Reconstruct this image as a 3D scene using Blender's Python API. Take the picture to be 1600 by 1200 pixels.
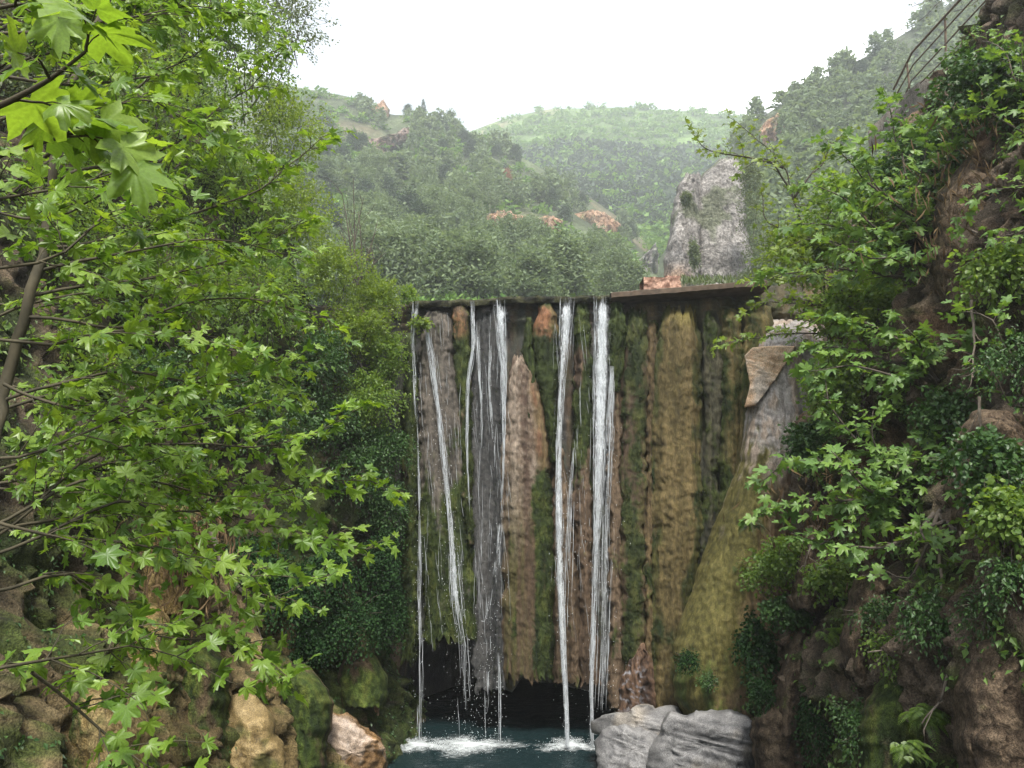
import bpy, math, random
import numpy as np
from mathutils import Vector, Matrix

R = math.radians
rng = np.random.default_rng(11)
random.seed(11)
for _o in list(bpy.data.objects):
    bpy.data.objects.remove(_o)
SC = bpy.context.scene
COL = SC.collection

# ------------------------------------------------------------------ camera
CAM = np.array([0.0, 0.0, 7.0])
PITCH = R(7.8)
FPX = 1164.0                      # focal length in pixels of a 1600 wide picture
cd = bpy.data.cameras.new('camera')
cam = bpy.data.objects.new('camera', cd)
COL.objects.link(cam)
cam.location = CAM
cam.rotation_euler = (R(90) + PITCH, 0, 0)
cd.sensor_width = 36.0
cd.lens = 36.0 * FPX / 1600.0
cd.clip_start = 0.05
cd.clip_end = 4000
SC.camera = cam

# ------------------------------------------------------------------ world, sun, exposure
SUN_EL, SUN_AZ = R(60), R(175)     # azimuth from +Y (the way the camera looks) towards +X
W = bpy.data.worlds.new('World')
SC.world = W
W.use_nodes = True
wt = W.node_tree
wt.nodes.clear()
wo = wt.nodes.new('ShaderNodeOutputWorld')
bg = wt.nodes.new('ShaderNodeBackground')
sky = wt.nodes.new('ShaderNodeTexSky')
sky.sky_type = 'NISHITA'
sky.sun_disc = False
sky.sun_elevation = SUN_EL
sky.sun_rotation = SUN_AZ
sky.air_density = 1.0
sky.dust_density = 1.5
tc = wt.nodes.new('ShaderNodeTexCoord')
mp = wt.nodes.new('ShaderNodeMapping')
mp.inputs['Scale'].default_value = (1.0, 1.0, 2.2)
nz = wt.nodes.new('ShaderNodeTexNoise')
nz.inputs['Scale'].default_value = 2.6
nz.inputs['Detail'].default_value = 5
rp = wt.nodes.new('ShaderNodeValToRGB')
rp.color_ramp.elements[0].position = 0.50
rp.color_ramp.elements[0].color = (1.55, 1.67, 1.78, 1)
rp.color_ramp.elements[1].position = 0.76
rp.color_ramp.elements[1].color = (12.5, 12.6, 12.6, 1)
mx = wt.nodes.new('ShaderNodeMix')
mx.data_type = 'RGBA'
mx.inputs[0].default_value = 0.9
wt.links.new(tc.outputs['Generated'], mp.inputs['Vector'])
wt.links.new(mp.outputs['Vector'], nz.inputs['Vector'])
wt.links.new(nz.outputs['Fac'], rp.inputs['Fac'])
wt.links.new(sky.outputs['Color'], mx.inputs[6])
wt.links.new(rp.outputs['Color'], mx.inputs[7])
wt.links.new(mx.outputs[2], bg.inputs['Color'])
bg.inputs['Strength'].default_value = 0.10
wt.links.new(bg.outputs['Background'], wo.inputs['Surface'])

sl = bpy.data.lights.new('sun', 'SUN')
sl.energy = 1.5
sl.angle = R(14)
sl.color = (1.0, 0.96, 0.88)
sun = bpy.data.objects.new('sun', sl)
COL.objects.link(sun)
_sd = Vector((math.sin(SUN_AZ) * math.cos(SUN_EL), math.cos(SUN_AZ) * math.cos(SUN_EL), math.sin(SUN_EL)))
sun.rotation_euler = _sd.to_track_quat('Z', 'Y').to_euler()
sun.location = (0, 0, 60)

SC.view_settings.view_transform = 'Standard'
SC.view_settings.look = 'None'
SC.view_settings.gamma = 1.0
SC.view_settings.exposure = 2.45
SC.view_settings.use_curve_mapping = False
SC.render.engine = 'CYCLES'
cy = SC.cycles
cy.max_bounces = 10
cy.diffuse_bounces = 6
cy.glossy_bounces = 2
cy.transmission_bounces = 8
cy.transparent_max_bounces = 12
cy.volume_bounces = 1
cy.use_denoising = True
cy.sample_clamp_indirect = 6.0


# ------------------------------------------------------------------ helpers
def P(px, py, d):
    """the point at depth Y = d that the photograph shows at pixel (px, py)"""
    px, py, d = np.broadcast_arrays(np.asarray(px, float), np.asarray(py, float), np.asarray(d, float))
    xc = (px - 800.0) / FPX
    yc = (600.0 - py) / FPX
    dy = math.cos(PITCH) - yc * math.sin(PITCH)
    dz = math.sin(PITCH) + yc * math.cos(PITCH)
    s = d / dy
    return np.stack([CAM[0] + xc * s, CAM[1] + d, CAM[2] + dz * s], -1)


def to_px(p):
    q = np.asarray(p) - CAM
    f = q[..., 1] * math.cos(PITCH) + q[..., 2] * math.sin(PITCH)
    u = -q[..., 1] * math.sin(PITCH) + q[..., 2] * math.cos(PITCH)
    f = np.where(np.abs(f) < 1e-3, 1e-3, f)
    return 800 + FPX * q[..., 0] / f, 600 - FPX * u / f, f


def _hash(ix, iy, iz, seed):
    h = (ix.astype(np.uint32) * np.uint32(374761393) + iy.astype(np.uint32) * np.uint32(668265263)
         + iz.astype(np.uint32) * np.uint32(2147483647 - 61) + np.uint32((seed * 974634777) & 0xffffffff))
    h = (h ^ (h >> np.uint32(13))) * np.uint32(1274126177)
    h = (h ^ (h >> np.uint32(16))) * np.uint32(2246822519)
    return h ^ (h >> np.uint32(15))


_G = np.array([[1, 1, 0], [-1, 1, 0], [1, -1, 0], [-1, -1, 0], [1, 0, 1], [-1, 0, 1], [1, 0, -1], [-1, 0, -1],
               [0, 1, 1], [0, -1, 1], [0, 1, -1], [0, -1, -1], [1, 1, 0], [-1, 1, 0], [0, -1, 1], [0, -1, -1]], np.float32)


def noise(p, seed=0):
    p = np.asarray(p, np.float32)
    shp = p.shape[:-1]
    p = p.reshape(-1, 3)
    i0 = np.floor(p).astype(np.int64)
    f = p - i0
    w = f * f * f * (f * (f * 6 - 15) + 10)
    out = np.zeros(len(p), np.float32)
    old = np.seterr(over='ignore')
    for cx in (0, 1):
        for cy_ in (0, 1):
            for cz in (0, 1):
                g = _G[_hash(i0[:, 0] + cx, i0[:, 1] + cy_, i0[:, 2] + cz, seed) & np.uint32(15)]
                dot = g[:, 0] * (f[:, 0] - cx) + g[:, 1] * (f[:, 1] - cy_) + g[:, 2] * (f[:, 2] - cz)
                wx = w[:, 0] if cx else 1 - w[:, 0]
                wy = w[:, 1] if cy_ else 1 - w[:, 1]
                wz = w[:, 2] if cz else 1 - w[:, 2]
                out += dot * wx * wy * wz
    np.seterr(**old)
    return out.reshape(shp)


def fbm(p, octaves=4, seed=0, gain=0.5, ridged=False):
    p = np.asarray(p, np.float32)
    a, s, o = 1.0, 0.0, 0.0
    for k in range(octaves):
        n = noise(p, seed + k * 17)
        if ridged:
            n = 0.5 - np.abs(n) * 1.6
        o = o + a * n
        s += a
        a *= gain
        p = p * 2.03
    return o / s * 1.5


def sc3(p, x, y, z):
    return p * np.array([x, y, z], np.float32)


def smooth(a, b, x):
    t = np.clip((x - a) / (b - a), 0, 1)
    return t * t * (3 - 2 * t)


def mixc(a, b, f):
    a, b = np.asarray(a, float), np.asarray(b, float)
    return a + (b - a) * np.asarray(f)[..., None]


def ramp(f, cols):
    xs = np.array([c[0] for c in cols])
    cs = np.array([c[1] for c in cols], float)
    return np.stack([np.interp(f, xs, cs[:, k]) for k in range(3)], -1)


def grid_faces(nv, nu, off=0):
    i = np.arange(nv - 1)[:, None] * nu + np.arange(nu - 1)[None, :]
    i = i.ravel() + off
    return np.stack([i, i + 1, i + nu + 1, i + nu], -1)


def raw_mesh(name, V, faces, colors=None, smooth_=True):
    V = np.asarray(V, np.float32).reshape(-1, 3)
    if not isinstance(faces, (list, tuple)):
        faces = [faces]
    faces = [np.asarray(f, np.int32) for f in faces if len(f)]
    me = bpy.data.meshes.new(name)
    me.vertices.add(len(V))
    me.vertices.foreach_set('co', V.ravel())
    loops = np.concatenate([f.ravel() for f in faces])
    tot = np.concatenate([np.full(len(f), f.shape[1], np.int32) for f in faces])
    start = np.concatenate([[0], np.cumsum(tot)[:-1]]).astype(np.int32)
    me.loops.add(len(loops))
    me.loops.foreach_set('vertex_index', loops)
    me.polygons.add(len(tot))
    me.polygons.foreach_set('loop_start', start)
    me.polygons.foreach_set('loop_total', tot)
    me.polygons.foreach_set('use_smooth', np.full(len(tot), bool(smooth_)))
    if colors is not None:
        at = me.attributes.new('Col', 'FLOAT_COLOR', 'POINT')
        c = np.ones((len(V), 4), np.float32)
        c[:, :3] = np.clip(np.asarray(colors).reshape(-1, 3), 0.002, 0.9)
        at.data.foreach_set('color', c.ravel())
    me.update(calc_edges=True)
    return me


def tag(o, label=None, cat=None, group=None, kind=None):
    if label: o['label'] = label
    if cat: o['category'] = cat
    if group: o['group'] = group
    if kind: o['kind'] = kind
    return o


def build(name, V, faces, mat, parent=None, colors=None, smooth_=True, label=None, cat=None, group=None, kind=None, origin=None):
    V = np.asarray(V, np.float64).reshape(-1, 3)
    if parent is not None:
        org = np.array(parent.get('_org', (0, 0, 0)), float)
    elif origin is not None:
        org = np.asarray(origin, float)
    else:
        org = np.array([V[:, 0].mean(), V[:, 1].mean(), V[:, 2].min()])
    me = raw_mesh(name, V - org, faces, colors, smooth_)
    me.materials.append(mat)
    o = bpy.data.objects.new(name, me)
    COL.objects.link(o)
    if parent is not None:
        o.parent = parent
    else:
        o.location = org
    o['_org'] = [float(x) for x in org]
    return tag(o, label, cat, group, kind)


def empty(name, loc, label, cat, group=None):
    o = bpy.data.objects.new(name, None)
    COL.objects.link(o)
    o.location = loc
    o['_org'] = [float(x) for x in loc]
    o.empty_display_size = 0.2
    return tag(o, label, cat, group)


def tube(pts, rad, sides=6, cap=True):
    pts = np.asarray(pts, float)
    n = len(pts)
    rad = np.broadcast_to(np.asarray(rad, float), (n,))
    t = np.gradient(pts, axis=0)
    t /= np.linalg.norm(t, axis=1, keepdims=True) + 1e-9
    ref = np.where(np.abs(t[:, 2:3]) > 0.9, np.array([[1.0, 0, 0]]), np.array([[0, 0, 1.0]]))
    a = np.cross(t, ref); a /= np.linalg.norm(a, axis=1, keepdims=True) + 1e-9
    b = np.cross(t, a)
    th = np.arange(sides) / sides * 2 * math.pi
    V = pts[:, None] + rad[:, None, None] * (a[:, None] * np.cos(th)[None, :, None] + b[:, None] * np.sin(th)[None, :, None])
    i = np.arange(n - 1)[:, None] * sides
    j = np.arange(sides)[None, :]
    k = (np.arange(sides)[None, :] + 1) % sides
    F = np.stack([i + j, i + k, i + k + sides, i + j + sides], -1).reshape(-1, 4)
    return V.reshape(-1, 3), F


class Bag:
    def __init__(self):
        self.v, self.q, self.t, self.n = [], [], [], 0

    def add(self, V, F):
        F = np.asarray(F)
        (self.q if F.shape[1] == 4 else self.t).append(F + self.n)
        self.v.append(np.asarray(V).reshape(-1, 3))
        self.n += len(self.v[-1])

    def tube(self, pts, rad, sides=5):
        self.add(*tube(pts, rad, sides))

    def get(self):
        f = []
        if self.q: f.append(np.concatenate(self.q))
        if self.t: f.append(np.concatenate(self.t))
        return np.concatenate(self.v), f


def catmull(pts, step):
    pts = np.asarray(pts, float)
    p = np.vstack([2 * pts[0] - pts[1], pts, 2 * pts[-1] - pts[-2]])
    out = []
    for i in range(len(pts) - 1):
        L = np.linalg.norm(pts[i + 1] - pts[i])
        m = max(2, int(L / step))
        t = np.arange(m)[:, None] / m
        a, b, c, d = p[i], p[i + 1], p[i + 2], p[i + 3]
        out.append(0.5 * (2 * b + (c - a) * t + (2 * a - 5 * b + 4 * c - d) * t * t + (3 * b - a - 3 * c + d) * t ** 3))
    out.append(pts[-1:])
    return np.vstack(out)


def unit(v):
    v = np.asarray(v, float)
    return v / (np.linalg.norm(v, axis=-1, keepdims=True) + 1e-9)


# ------------------------------------------------------------------ materials
class NT:
    def __init__(self, name):
        self.m = bpy.data.materials.new(name)
        self.m.use_nodes = True
        self.t = self.m.node_tree
        self.t.nodes.clear()
        self.out = self.n('ShaderNodeOutputMaterial')

    def n(self, kind, **kw):
        nd = self.t.nodes.new(kind)
        for k, v in kw.items():
            setattr(nd, k, v)
        return nd

    def set(self, sock, v):
        if isinstance(v, bpy.types.NodeSocket):
            self.t.links.new(v, sock)
        elif isinstance(v, (tuple, list)) and len(v) == 3 and sock.type == 'RGBA':
            sock.default_value = (*v, 1)
        else:
            sock.default_value = v

    def noise(self, scale, detail=4, rough=0.55, stretch=(1, 1, 1), coord='Object', dist=0.0):
        c = self.n('ShaderNodeTexCoord')
        m = self.n('ShaderNodeMapping')
        m.inputs['Scale'].default_value = stretch
        self.t.links.new(c.outputs[coord], m.inputs['Vector'])
        x = self.n('ShaderNodeTexNoise')
        self.t.links.new(m.outputs['Vector'], x.inputs['Vector'])
        x.inputs['Scale'].default_value = scale
        x.inputs['Detail'].default_value = detail
        x.inputs['Roughness'].default_value = rough
        x.inputs['Distortion'].default_value = dist
        return x.outputs['Fac']

    def ramp(self, fac, stops):
        r = self.n('ShaderNodeValToRGB')
        cr = r.color_ramp
        while len(cr.elements) < len(stops):
            cr.elements.new(0.5)
        for e, (p, c) in zip(cr.elements, stops):
            e.position = p
            e.color = (*c, 1) if len(c) == 3 else c
        self.set(r.inputs['Fac'], fac)
        return r.outputs['Color']

    def mix(self, fac, a, b, blend='MIX'):
        x = self.n('ShaderNodeMix', data_type='RGBA', blend_type=blend)
        self.set(x.inputs[0], fac); self.set(x.inputs[6], a); self.set(x.inputs[7], b)
        return x.outputs[2]

    def math(self, op, a, b=0.0):
        x = self.n('ShaderNodeMath', operation=op)
        self.set(x.inputs[0], a); self.set(x.inputs[1], b)
        return x.outputs[0]

    def bump(self, h, strength=0.5, dist=0.05, normal=None):
        b = self.n('ShaderNodeBump')
        b.inputs['Strength'].default_value = strength
        b.inputs['Distance'].default_value = dist
        self.set(b.inputs['Height'], h)
        if normal is not None: self.set(b.inputs['Normal'], normal)
        return b.outputs['Normal']

    def principled(self, color, rough=0.8, spec=0.3, normal=None):
        p = self.n('ShaderNodeBsdfPrincipled')
        self.set(p.inputs['Base Color'], color)
        self.set(p.inputs['Roughness'], rough)
        self.set(p.inputs['Specular IOR Level'], spec)
        if normal is not None: self.set(p.inputs['Normal'], normal)
        return p

    def done(self, shader):
        self.t.links.new(shader, self.out.inputs['Surface'])
        return self.m


def mat_rock(name, scale=6.0, stretch=(1, 1, 1), rough=0.85, spec=0.25, bump=0.6, dist=0.06, lo=0.55, hi=1.45):
    k = NT(name)
    at = k.n('ShaderNodeAttribute', attribute_name='Col')
    n1 = k.noise(scale, 6, 0.65, stretch)
    n2 = k.noise(scale * 4.3, 6, 0.7, stretch)
    v = k.ramp(n1, [(0.28, (lo,) * 3), (0.5, (1, 1, 1)), (0.72, (hi,) * 3)])
    v2 = k.ramp(n2, [(0.3, (lo + 0.1,) * 3), (0.7, (hi - 0.1,) * 3)])
    c = k.mix(1.0, at.outputs['Color'], v, 'MULTIPLY')
    c = k.mix(1.0, c, v2, 'MULTIPLY')
    n3 = k.noise(scale * 15, 3, 0.7, (1, 1, 0.8))
    c = k.mix(1.0, c, k.ramp(n3, [(0.32, (0.45,) * 3), (0.5, (1, 1, 1)), (0.68, (1.6,) * 3)]), 'MULTIPLY')
    h = k.math('ADD', k.math('ADD', n1, k.math('MULTIPLY', n2, 0.8)), k.math('MULTIPLY', n3, 0.5))
    p = k.principled(c, rough, spec, k.bump(h, bump, dist))
    return k.done(p.outputs[0])


def mat_plain(name, c1, c2, scale=8.0, rough=0.8, spec=0.3, bump=0.3, dist=0.02, stretch=(1, 1, 1)):
    k = NT(name)
    n1 = k.noise(scale, 5, 0.6, stretch)
    c = k.ramp(n1, [(0.3, c1), (0.7, c2)])
    p = k.principled(c, rough, spec, k.bump(n1, bump, dist))
    return k.done(p.outputs[0])


def mat_leaf(name, cols, trans=0.42, tcol=(1.35, 1.25, 0.55), rough=0.45, spec=0.4):
    """cols: three base colours between which each leaf picks at random"""
    k = NT(name)
    g = k.n('ShaderNodeNewGeometry')
    oi = k.n('ShaderNodeObjectInfo')
    r = k.math('FRACT', k.math('ADD', g.outputs['Random Per Island'], oi.outputs['Random']))
    c = k.ramp(r, [(0.0, cols[0]), (0.5, cols[1]), (1.0, cols[2])])
    n1 = k.noise(14.0, 3, 0.5)
    c = k.mix(1.0, c, k.ramp(n1, [(0.3, (0.82, 0.82, 0.82)), (0.7, (1.15, 1.15, 1.15))]), 'MULTIPLY')
    p = k.principled(c, rough, spec)
    t = k.n('ShaderNodeBsdfTranslucent')
    k.set(t.inputs['Color'], k.mix(1.0, c, (tcol[0], tcol[1], tcol[2]), 'MULTIPLY'))
    m = k.n('ShaderNodeMixShader')
    m.inputs[0].default_value = trans
    k.t.links.new(p.outputs[0], m.inputs[1])
    k.t.links.new(t.outputs[0], m.inputs[2])
    return k.done(m.outputs[0])


M = {}
M['tufa'] = mat_rock('tufa', 9.0, (1.3, 1.3, 0.35), 0.75, 0.3, 0.7, 0.045, 0.55, 1.45)
M['wet'] = mat_rock('wet_rock', 6.0, (1.6, 1.6, 0.4), 0.32, 0.5, 0.9, 0.06)
M['cliff'] = mat_rock('cliff_rock', 3.0, (1, 1, 0.7), 0.88, 0.2, 0.9, 0.1)
M['boulder'] = mat_rock('boulder_rock', 4.0, (1, 1, 1), 0.6, 0.35, 0.5, 0.04, 0.75, 1.25)
M['wetboulder'] = mat_rock('wet_boulder_rock', 4.0, (1, 1, 1), 0.25, 0.5, 0.5, 0.04, 0.65, 1.3)
M['far_rock'] = mat_rock('far_rock', 0.35, (1, 1, 1.4), 0.9, 0.1, 0.8, 0.8)
M['terrain'] = mat_rock('hillside', 0.12, (1, 1, 1), 0.95, 0.1, 0.5, 0.8)
M['concrete'] = mat_plain('concrete', (0.06, 0.045, 0.034), (0.15, 0.11, 0.078), 5, 0.85, 0.2, 0.5, 0.02)
M['rust'] = mat_plain('rusty_steel', (0.075, 0.05, 0.035), (0.16, 0.12, 0.075), 12, 0.7, 0.3, 0.2, 0.005)
M['bark'] = mat_plain('plane_bark', (0.03, 0.028, 0.018), (0.085, 0.072, 0.045), 9, 0.8, 0.2, 0.5, 0.01, (1, 1, 0.5))
M['barkdark'] = mat_plain('dark_bark', (0.045, 0.038, 0.03), (0.12, 0.10, 0.08), 12, 0.85, 0.2, 0.5, 0.01)
M['barkpale'] = mat_plain('pale_root', (0.14, 0.11, 0.085), (0.30, 0.25, 0.20), 12, 0.85, 0.2, 0.5, 0.01)
M['plane'] = mat_leaf('plane_leaf', [(0.095, 0.185, 0.028), (0.165, 0.275, 0.036), (0.24, 0.355, 0.05)], 0.50, (1.25, 1.2, 0.55), 0.4, 0.5)
M['fig'] = mat_leaf('fig_leaf', [(0.085, 0.165, 0.042), (0.125, 0.225, 0.052), (0.175, 0.285, 0.055)], 0.42)
M['figyel'] = mat_leaf('yellowish_leaf', [(0.10, 0.17, 0.025), (0.145, 0.215, 0.03), (0.19, 0.255, 0.035)], 0.45)
M['bush_bright'] = mat_leaf('bright_bush_leaf', [(0.11, 0.18, 0.03), (0.16, 0.24, 0.036), (0.22, 0.30, 0.05)], 0.55, (1.35, 1.25, 0.6), 0.42, 0.5)
M['bush_mid'] = mat_leaf('green_bush_leaf', [(0.09, 0.165, 0.034), (0.145, 0.235, 0.046), (0.21, 0.31, 0.06)], 0.55, (1.35, 1.25, 0.6), 0.42, 0.5)
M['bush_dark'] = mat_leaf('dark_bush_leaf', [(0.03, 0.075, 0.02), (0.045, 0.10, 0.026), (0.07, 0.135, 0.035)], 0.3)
M['bush_grey'] = mat_leaf('greyish_bush_leaf', [(0.07, 0.10, 0.045), (0.10, 0.135, 0.06), (0.14, 0.17, 0.075)], 0.33)
M['moss'] = mat_leaf('moss_frond', [(0.015, 0.024, 0.007), (0.030, 0.042, 0.011), (0.058, 0.066, 0.018)], 0.2, (1.2, 1.15, 0.6), 0.7, 0.15)
M['ivy'] = mat_leaf('ivy_leaf', [(0.012, 0.036, 0.011), (0.02, 0.052, 0.015), (0.034, 0.075, 0.021)], 0.22, (1.2, 1.15, 0.6), 0.6, 0.12)
M['pine'] = mat_leaf('pine_needle', [(0.115, 0.16, 0.092), (0.16, 0.212, 0.115), (0.205, 0.26, 0.138)], 0.38, (1.1, 1.1, 0.7), 0.6, 0.2)
M['darkpine'] = mat_leaf('dark_pine_needle', [(0.045, 0.07, 0.05), (0.06, 0.09, 0.056), (0.085, 0.115, 0.065)], 0.25, (1.1, 1.1, 0.7), 0.6, 0.2)
M['scrub'] = mat_leaf('scrub_leaf', [(0.085, 0.175, 0.04), (0.14, 0.25, 0.055), (0.20, 0.32, 0.075)], 0.35, (1.2, 1.15, 0.6), 0.6, 0.2)
M['rustpine'] = mat_leaf('dry_needle', [(0.22, 0.11, 0.06), (0.28, 0.14, 0.075), (0.34, 0.18, 0.10)], 0.3, (1.1, 1, 0.8), 0.7, 0.1)
M['drygrass'] = mat_leaf('dry_grass', [(0.07, 0.045, 0.024), (0.12, 0.08, 0.042), (0.18, 0.125, 0.065)], 0.3, (1.1, 1, 0.8), 0.7, 0.1)


def mat_falls():
    k = NT('falling_water')
    p = k.principled((0.80, 0.83, 0.86), 0.25, 0.5)
    tl = k.n('ShaderNodeBsdfTranslucent'); tl.inputs['Color'].default_value = (0.8, 0.84, 0.88, 1)
    m1 = k.n('ShaderNodeMixShader'); m1.inputs[0].default_value = 0.35
    k.t.links.new(p.outputs[0], m1.inputs[1]); k.t.links.new(tl.outputs[0], m1.inputs[2])
    tr = k.n('ShaderNodeBsdfTransparent')
    m2 = k.n('ShaderNodeMixShader')
    nz_ = k.noise(3.0, 3, 0.6, (6, 6, 0.8))
    k.set(m2.inputs[0], k.ramp(nz_, [(0.36, (0.15,) * 3), (0.62, (0.85,) * 3)]))
    k.t.links.new(tr.outputs[0], m2.inputs[1]); k.t.links.new(m1.outputs[0], m2.inputs[2])
    return k.done(m2.outputs[0])


def mat_pool():
    k = NT('pool_water')
    n1 = k.noise(2.2, 4, 0.6, (1, 1.6, 1), 'Object', 0.4)
    n2 = k.noise(9.0, 3, 0.5, (1, 1.5, 1))
    nrm = k.bump(k.math('ADD', n1, k.math('MULTIPLY', n2, 0.35)), 0.5, 0.12)
    p = k.principled((0.009, 0.020, 0.022), 0.08, 0.5, nrm)
    p.inputs['IOR'].default_value = 1.33
    return k.done(p.outputs[0])


def mat_sheet():
    k = NT('falling_water_sheet')
    p = k.principled((0.80, 0.83, 0.86), 0.3, 0.5)
    tl = k.n('ShaderNodeBsdfTranslucent'); tl.inputs['Color'].default_value = (0.8, 0.84, 0.88, 1)
    m1 = k.n('ShaderNodeMixShader'); m1.inputs[0].default_value = 0.35
    k.t.links.new(p.outputs[0], m1.inputs[1]); k.t.links.new(tl.outputs[0], m1.inputs[2])
    tr = k.n('ShaderNodeBsdfTransparent')
    m2 = k.n('ShaderNodeMixShader')
    at = k.n('ShaderNodeAttribute', attribute_name='Col')
    sp = k.n('ShaderNodeSeparateColor')
    k.t.links.new(at.outputs['Color'], sp.inputs[0])
    n1 = k.noise(34.0, 3, 0.65, (1, 1, 0.07), 'Object', 0.6)
    n2 = k.noise(9.0, 4, 0.65, (1.2, 1.2, 0.55), 'Object', 0.8)
    v = k.math('ADD', k.math('MULTIPLY', n1, 0.62), k.math('MULTIPLY', n2, 0.38))
    v = k.math('ADD', v, k.math('MULTIPLY', sp.outputs[0], 0.62))
    fac = k.ramp(v, [(0.80, (0, 0, 0)), (0.90, (0.18,) * 3), (1.06, (0.75,) * 3)])
    k.set(m2.inputs[0], fac)
    k.t.links.new(tr.outputs[0], m2.inputs[1]); k.t.links.new(m1.outputs[0], m2.inputs[2])
    return k.done(m2.outputs[0])


M['falls'] = mat_falls()
M['sheet'] = mat_sheet()
M['pool'] = mat_pool()
kf = NT('white_foam')
M['foam'] = kf.done(kf.principled((0.8, 0.84, 0.86), 0.5, 0.4).outputs[0])

WATER = 0.62
# ------------------------------------------------------------------ ground, pool
GH = 620.0
gx = np.linspace(-GH, GH, 60)
gy = np.linspace(-60, GH + 20, 60)
X, Y = np.meshgrid(gx, gy)
V = np.stack([X, Y, np.full_like(X, -1.2) + 0.25 * fbm(np.stack([X * .05, Y * .05, X * 0], -1), 3)], -1)
build('ground', V, grid_faces(60, 60), M['terrain'], colors=np.tile((0.06, 0.055, 0.04), (3600, 1)), kind='structure', origin=(0, 0, 0))
X, Y = np.meshgrid(np.linspace(-8, 8, 90), np.linspace(1, 27.5, 150))
pw = np.stack([X, Y, X * 0], -1)
pw[..., 2] = WATER + 0.02 * fbm(sc3(pw, 1.2, 2.0, 1), 3) + 0.03 * np.exp(-((X + 1.2) ** 2 + (Y - 20) ** 2) / 3) * fbm(sc3(pw, 4, 4, 1), 2, 5)
build('water', pw, grid_faces(150, 90), M['pool'], kind='structure', origin=(0, 15, 0))


# ------------------------------------------------------------------ dam wall with its tufa curtains
def YW(px):
    return np.interp(px, [560, 640, 955, 1150, 1300], [20.35, 20.2, 20.0, 18.95, 18.2])


def TOPY(px):
    return np.interp(px, [600, 640, 735, 800, 955, 1150, 1300], [474, 471, 468, 464, 462, 446, 436])


MOSS = np.array((0.060, 0.088, 0.018))
MOSSB = np.array((0.105, 0.125, 0.026))
MOSSD = np.array((0.022, 0.036, 0.011))
OCHRE = np.array((0.215, 0.150, 0.062))
OLIVE = np.array((0.13, 0.112, 0.042))
BROWN = np.array((0.125, 0.082, 0.050))
DKBROWN = np.array((0.055, 0.040, 0.028))
PINK = np.array((0.30, 0.225, 0.165))
WETG = np.array((0.050, 0.050, 0.050))
ORANGE = np.array((0.34, 0.165, 0.085))


def streaky(p, seed, fx=5.0, fz=0.35):
    return fbm(sc3(p, fx, fx * 0.6, fz), 4, seed)


dam = empty('dam_wall', P(800, 1165, 20.6), 'tall dam wall hung with mossy brown tufa curtains over a dark cave', 'dam')


def wall_face():
    nu = 170
    px = np.linspace(470, 1290, nu)
    bot = np.interp(px, [470, 625, 640, 662, 700, 745, 775, 800, 815, 850, 885, 920, 948, 965, 985, 1300],
                    [1150, 1150, 1000, 975, 990, 1012, 1060, 1075, 1052, 1062, 1068, 1074, 1082, 1110, 1200, 1200])
    rows = []
    nv = 210
    for t in np.linspace(0, 1, nv):
        py = TOPY(px) + 3 + (bot - TOPY(px)) * t
        rows.append(P(px, py, YW(px) + 0.42))
    V = np.array(rows)
    d = 0.30 * streaky(V, 3, 1.6, 0.16) + 0.12 * streaky(V, 5, 4.5, 0.5) + 0.07 * fbm(sc3(V, 7, 7, 5), 3, 9)
    V[..., 1] -= d * np.linspace(0.4, 1, nv)[:, None] ** 0.5
    # knobbly overhang just under the crest
    V[..., 1] -= 0.22 * np.exp(-((np.linspace(0, 1, nv)[:, None] - 0.045) / 0.03) ** 2) * (0.7 + fbm(sc3(V, 3, 3, 6), 3, 21))
    # under side folds back into the cave
    rows = [V]
    last = V[-1].copy()
    for k, (dy, dz) in enumerate(((0.25, -0.10), (0.7, 0.05), (1.4, 0.25), (2.6, 0.5))):
        r = last.copy()
        r[:, 1] += dy
        r[:, 2] += dz + 0.1 * noise(sc3(r, 3, 3, 3), k)
        rows.append(r[None])
    top = V[0].copy()
    pre = []
    for dy, dz in ((2.2, -0.03), (0.9, 0.0), (0.3, 0.03)):
        r = top.copy(); r[:, 1] += dy; r[:, 2] += dz
        pre.append(r[None])
    V = np.concatenate(pre + rows)
    st = streaky(V, 31, 5, 0.3)
    st2 = fbm(sc3(V, 3, 3, 2.5), 4, 33)
    c = mixc(WETG, BROWN * 0.8, smooth(-0.1, 0.4, st))
    pxv = np.broadcast_to(px, V.shape[:2])
    c = mixc(c, np.array((0.11, 0.10, 0.09)), smooth(0.1, 0.5, st2) * 0.7)
    right = smooth(950, 975, pxv)
    green = smooth(-0.15, 0.25, fbm(sc3(V, 2.2, 2.2, 0.7), 4, 41)) * (0.35 + 0.55 * right)
    c = mixc(c, mixc(MOSSD, MOSS, smooth(-0.2, 0.5, st2)), green)
    c = mixc(c, mixc(OLIVE * 0.5, OCHRE * 0.8, smooth(-.3, .4, st)), right * 0.55)
    return build('wall_face', V, grid_faces(V.shape[0], nu), M['wet'], dam, c)


wall_face()


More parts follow.
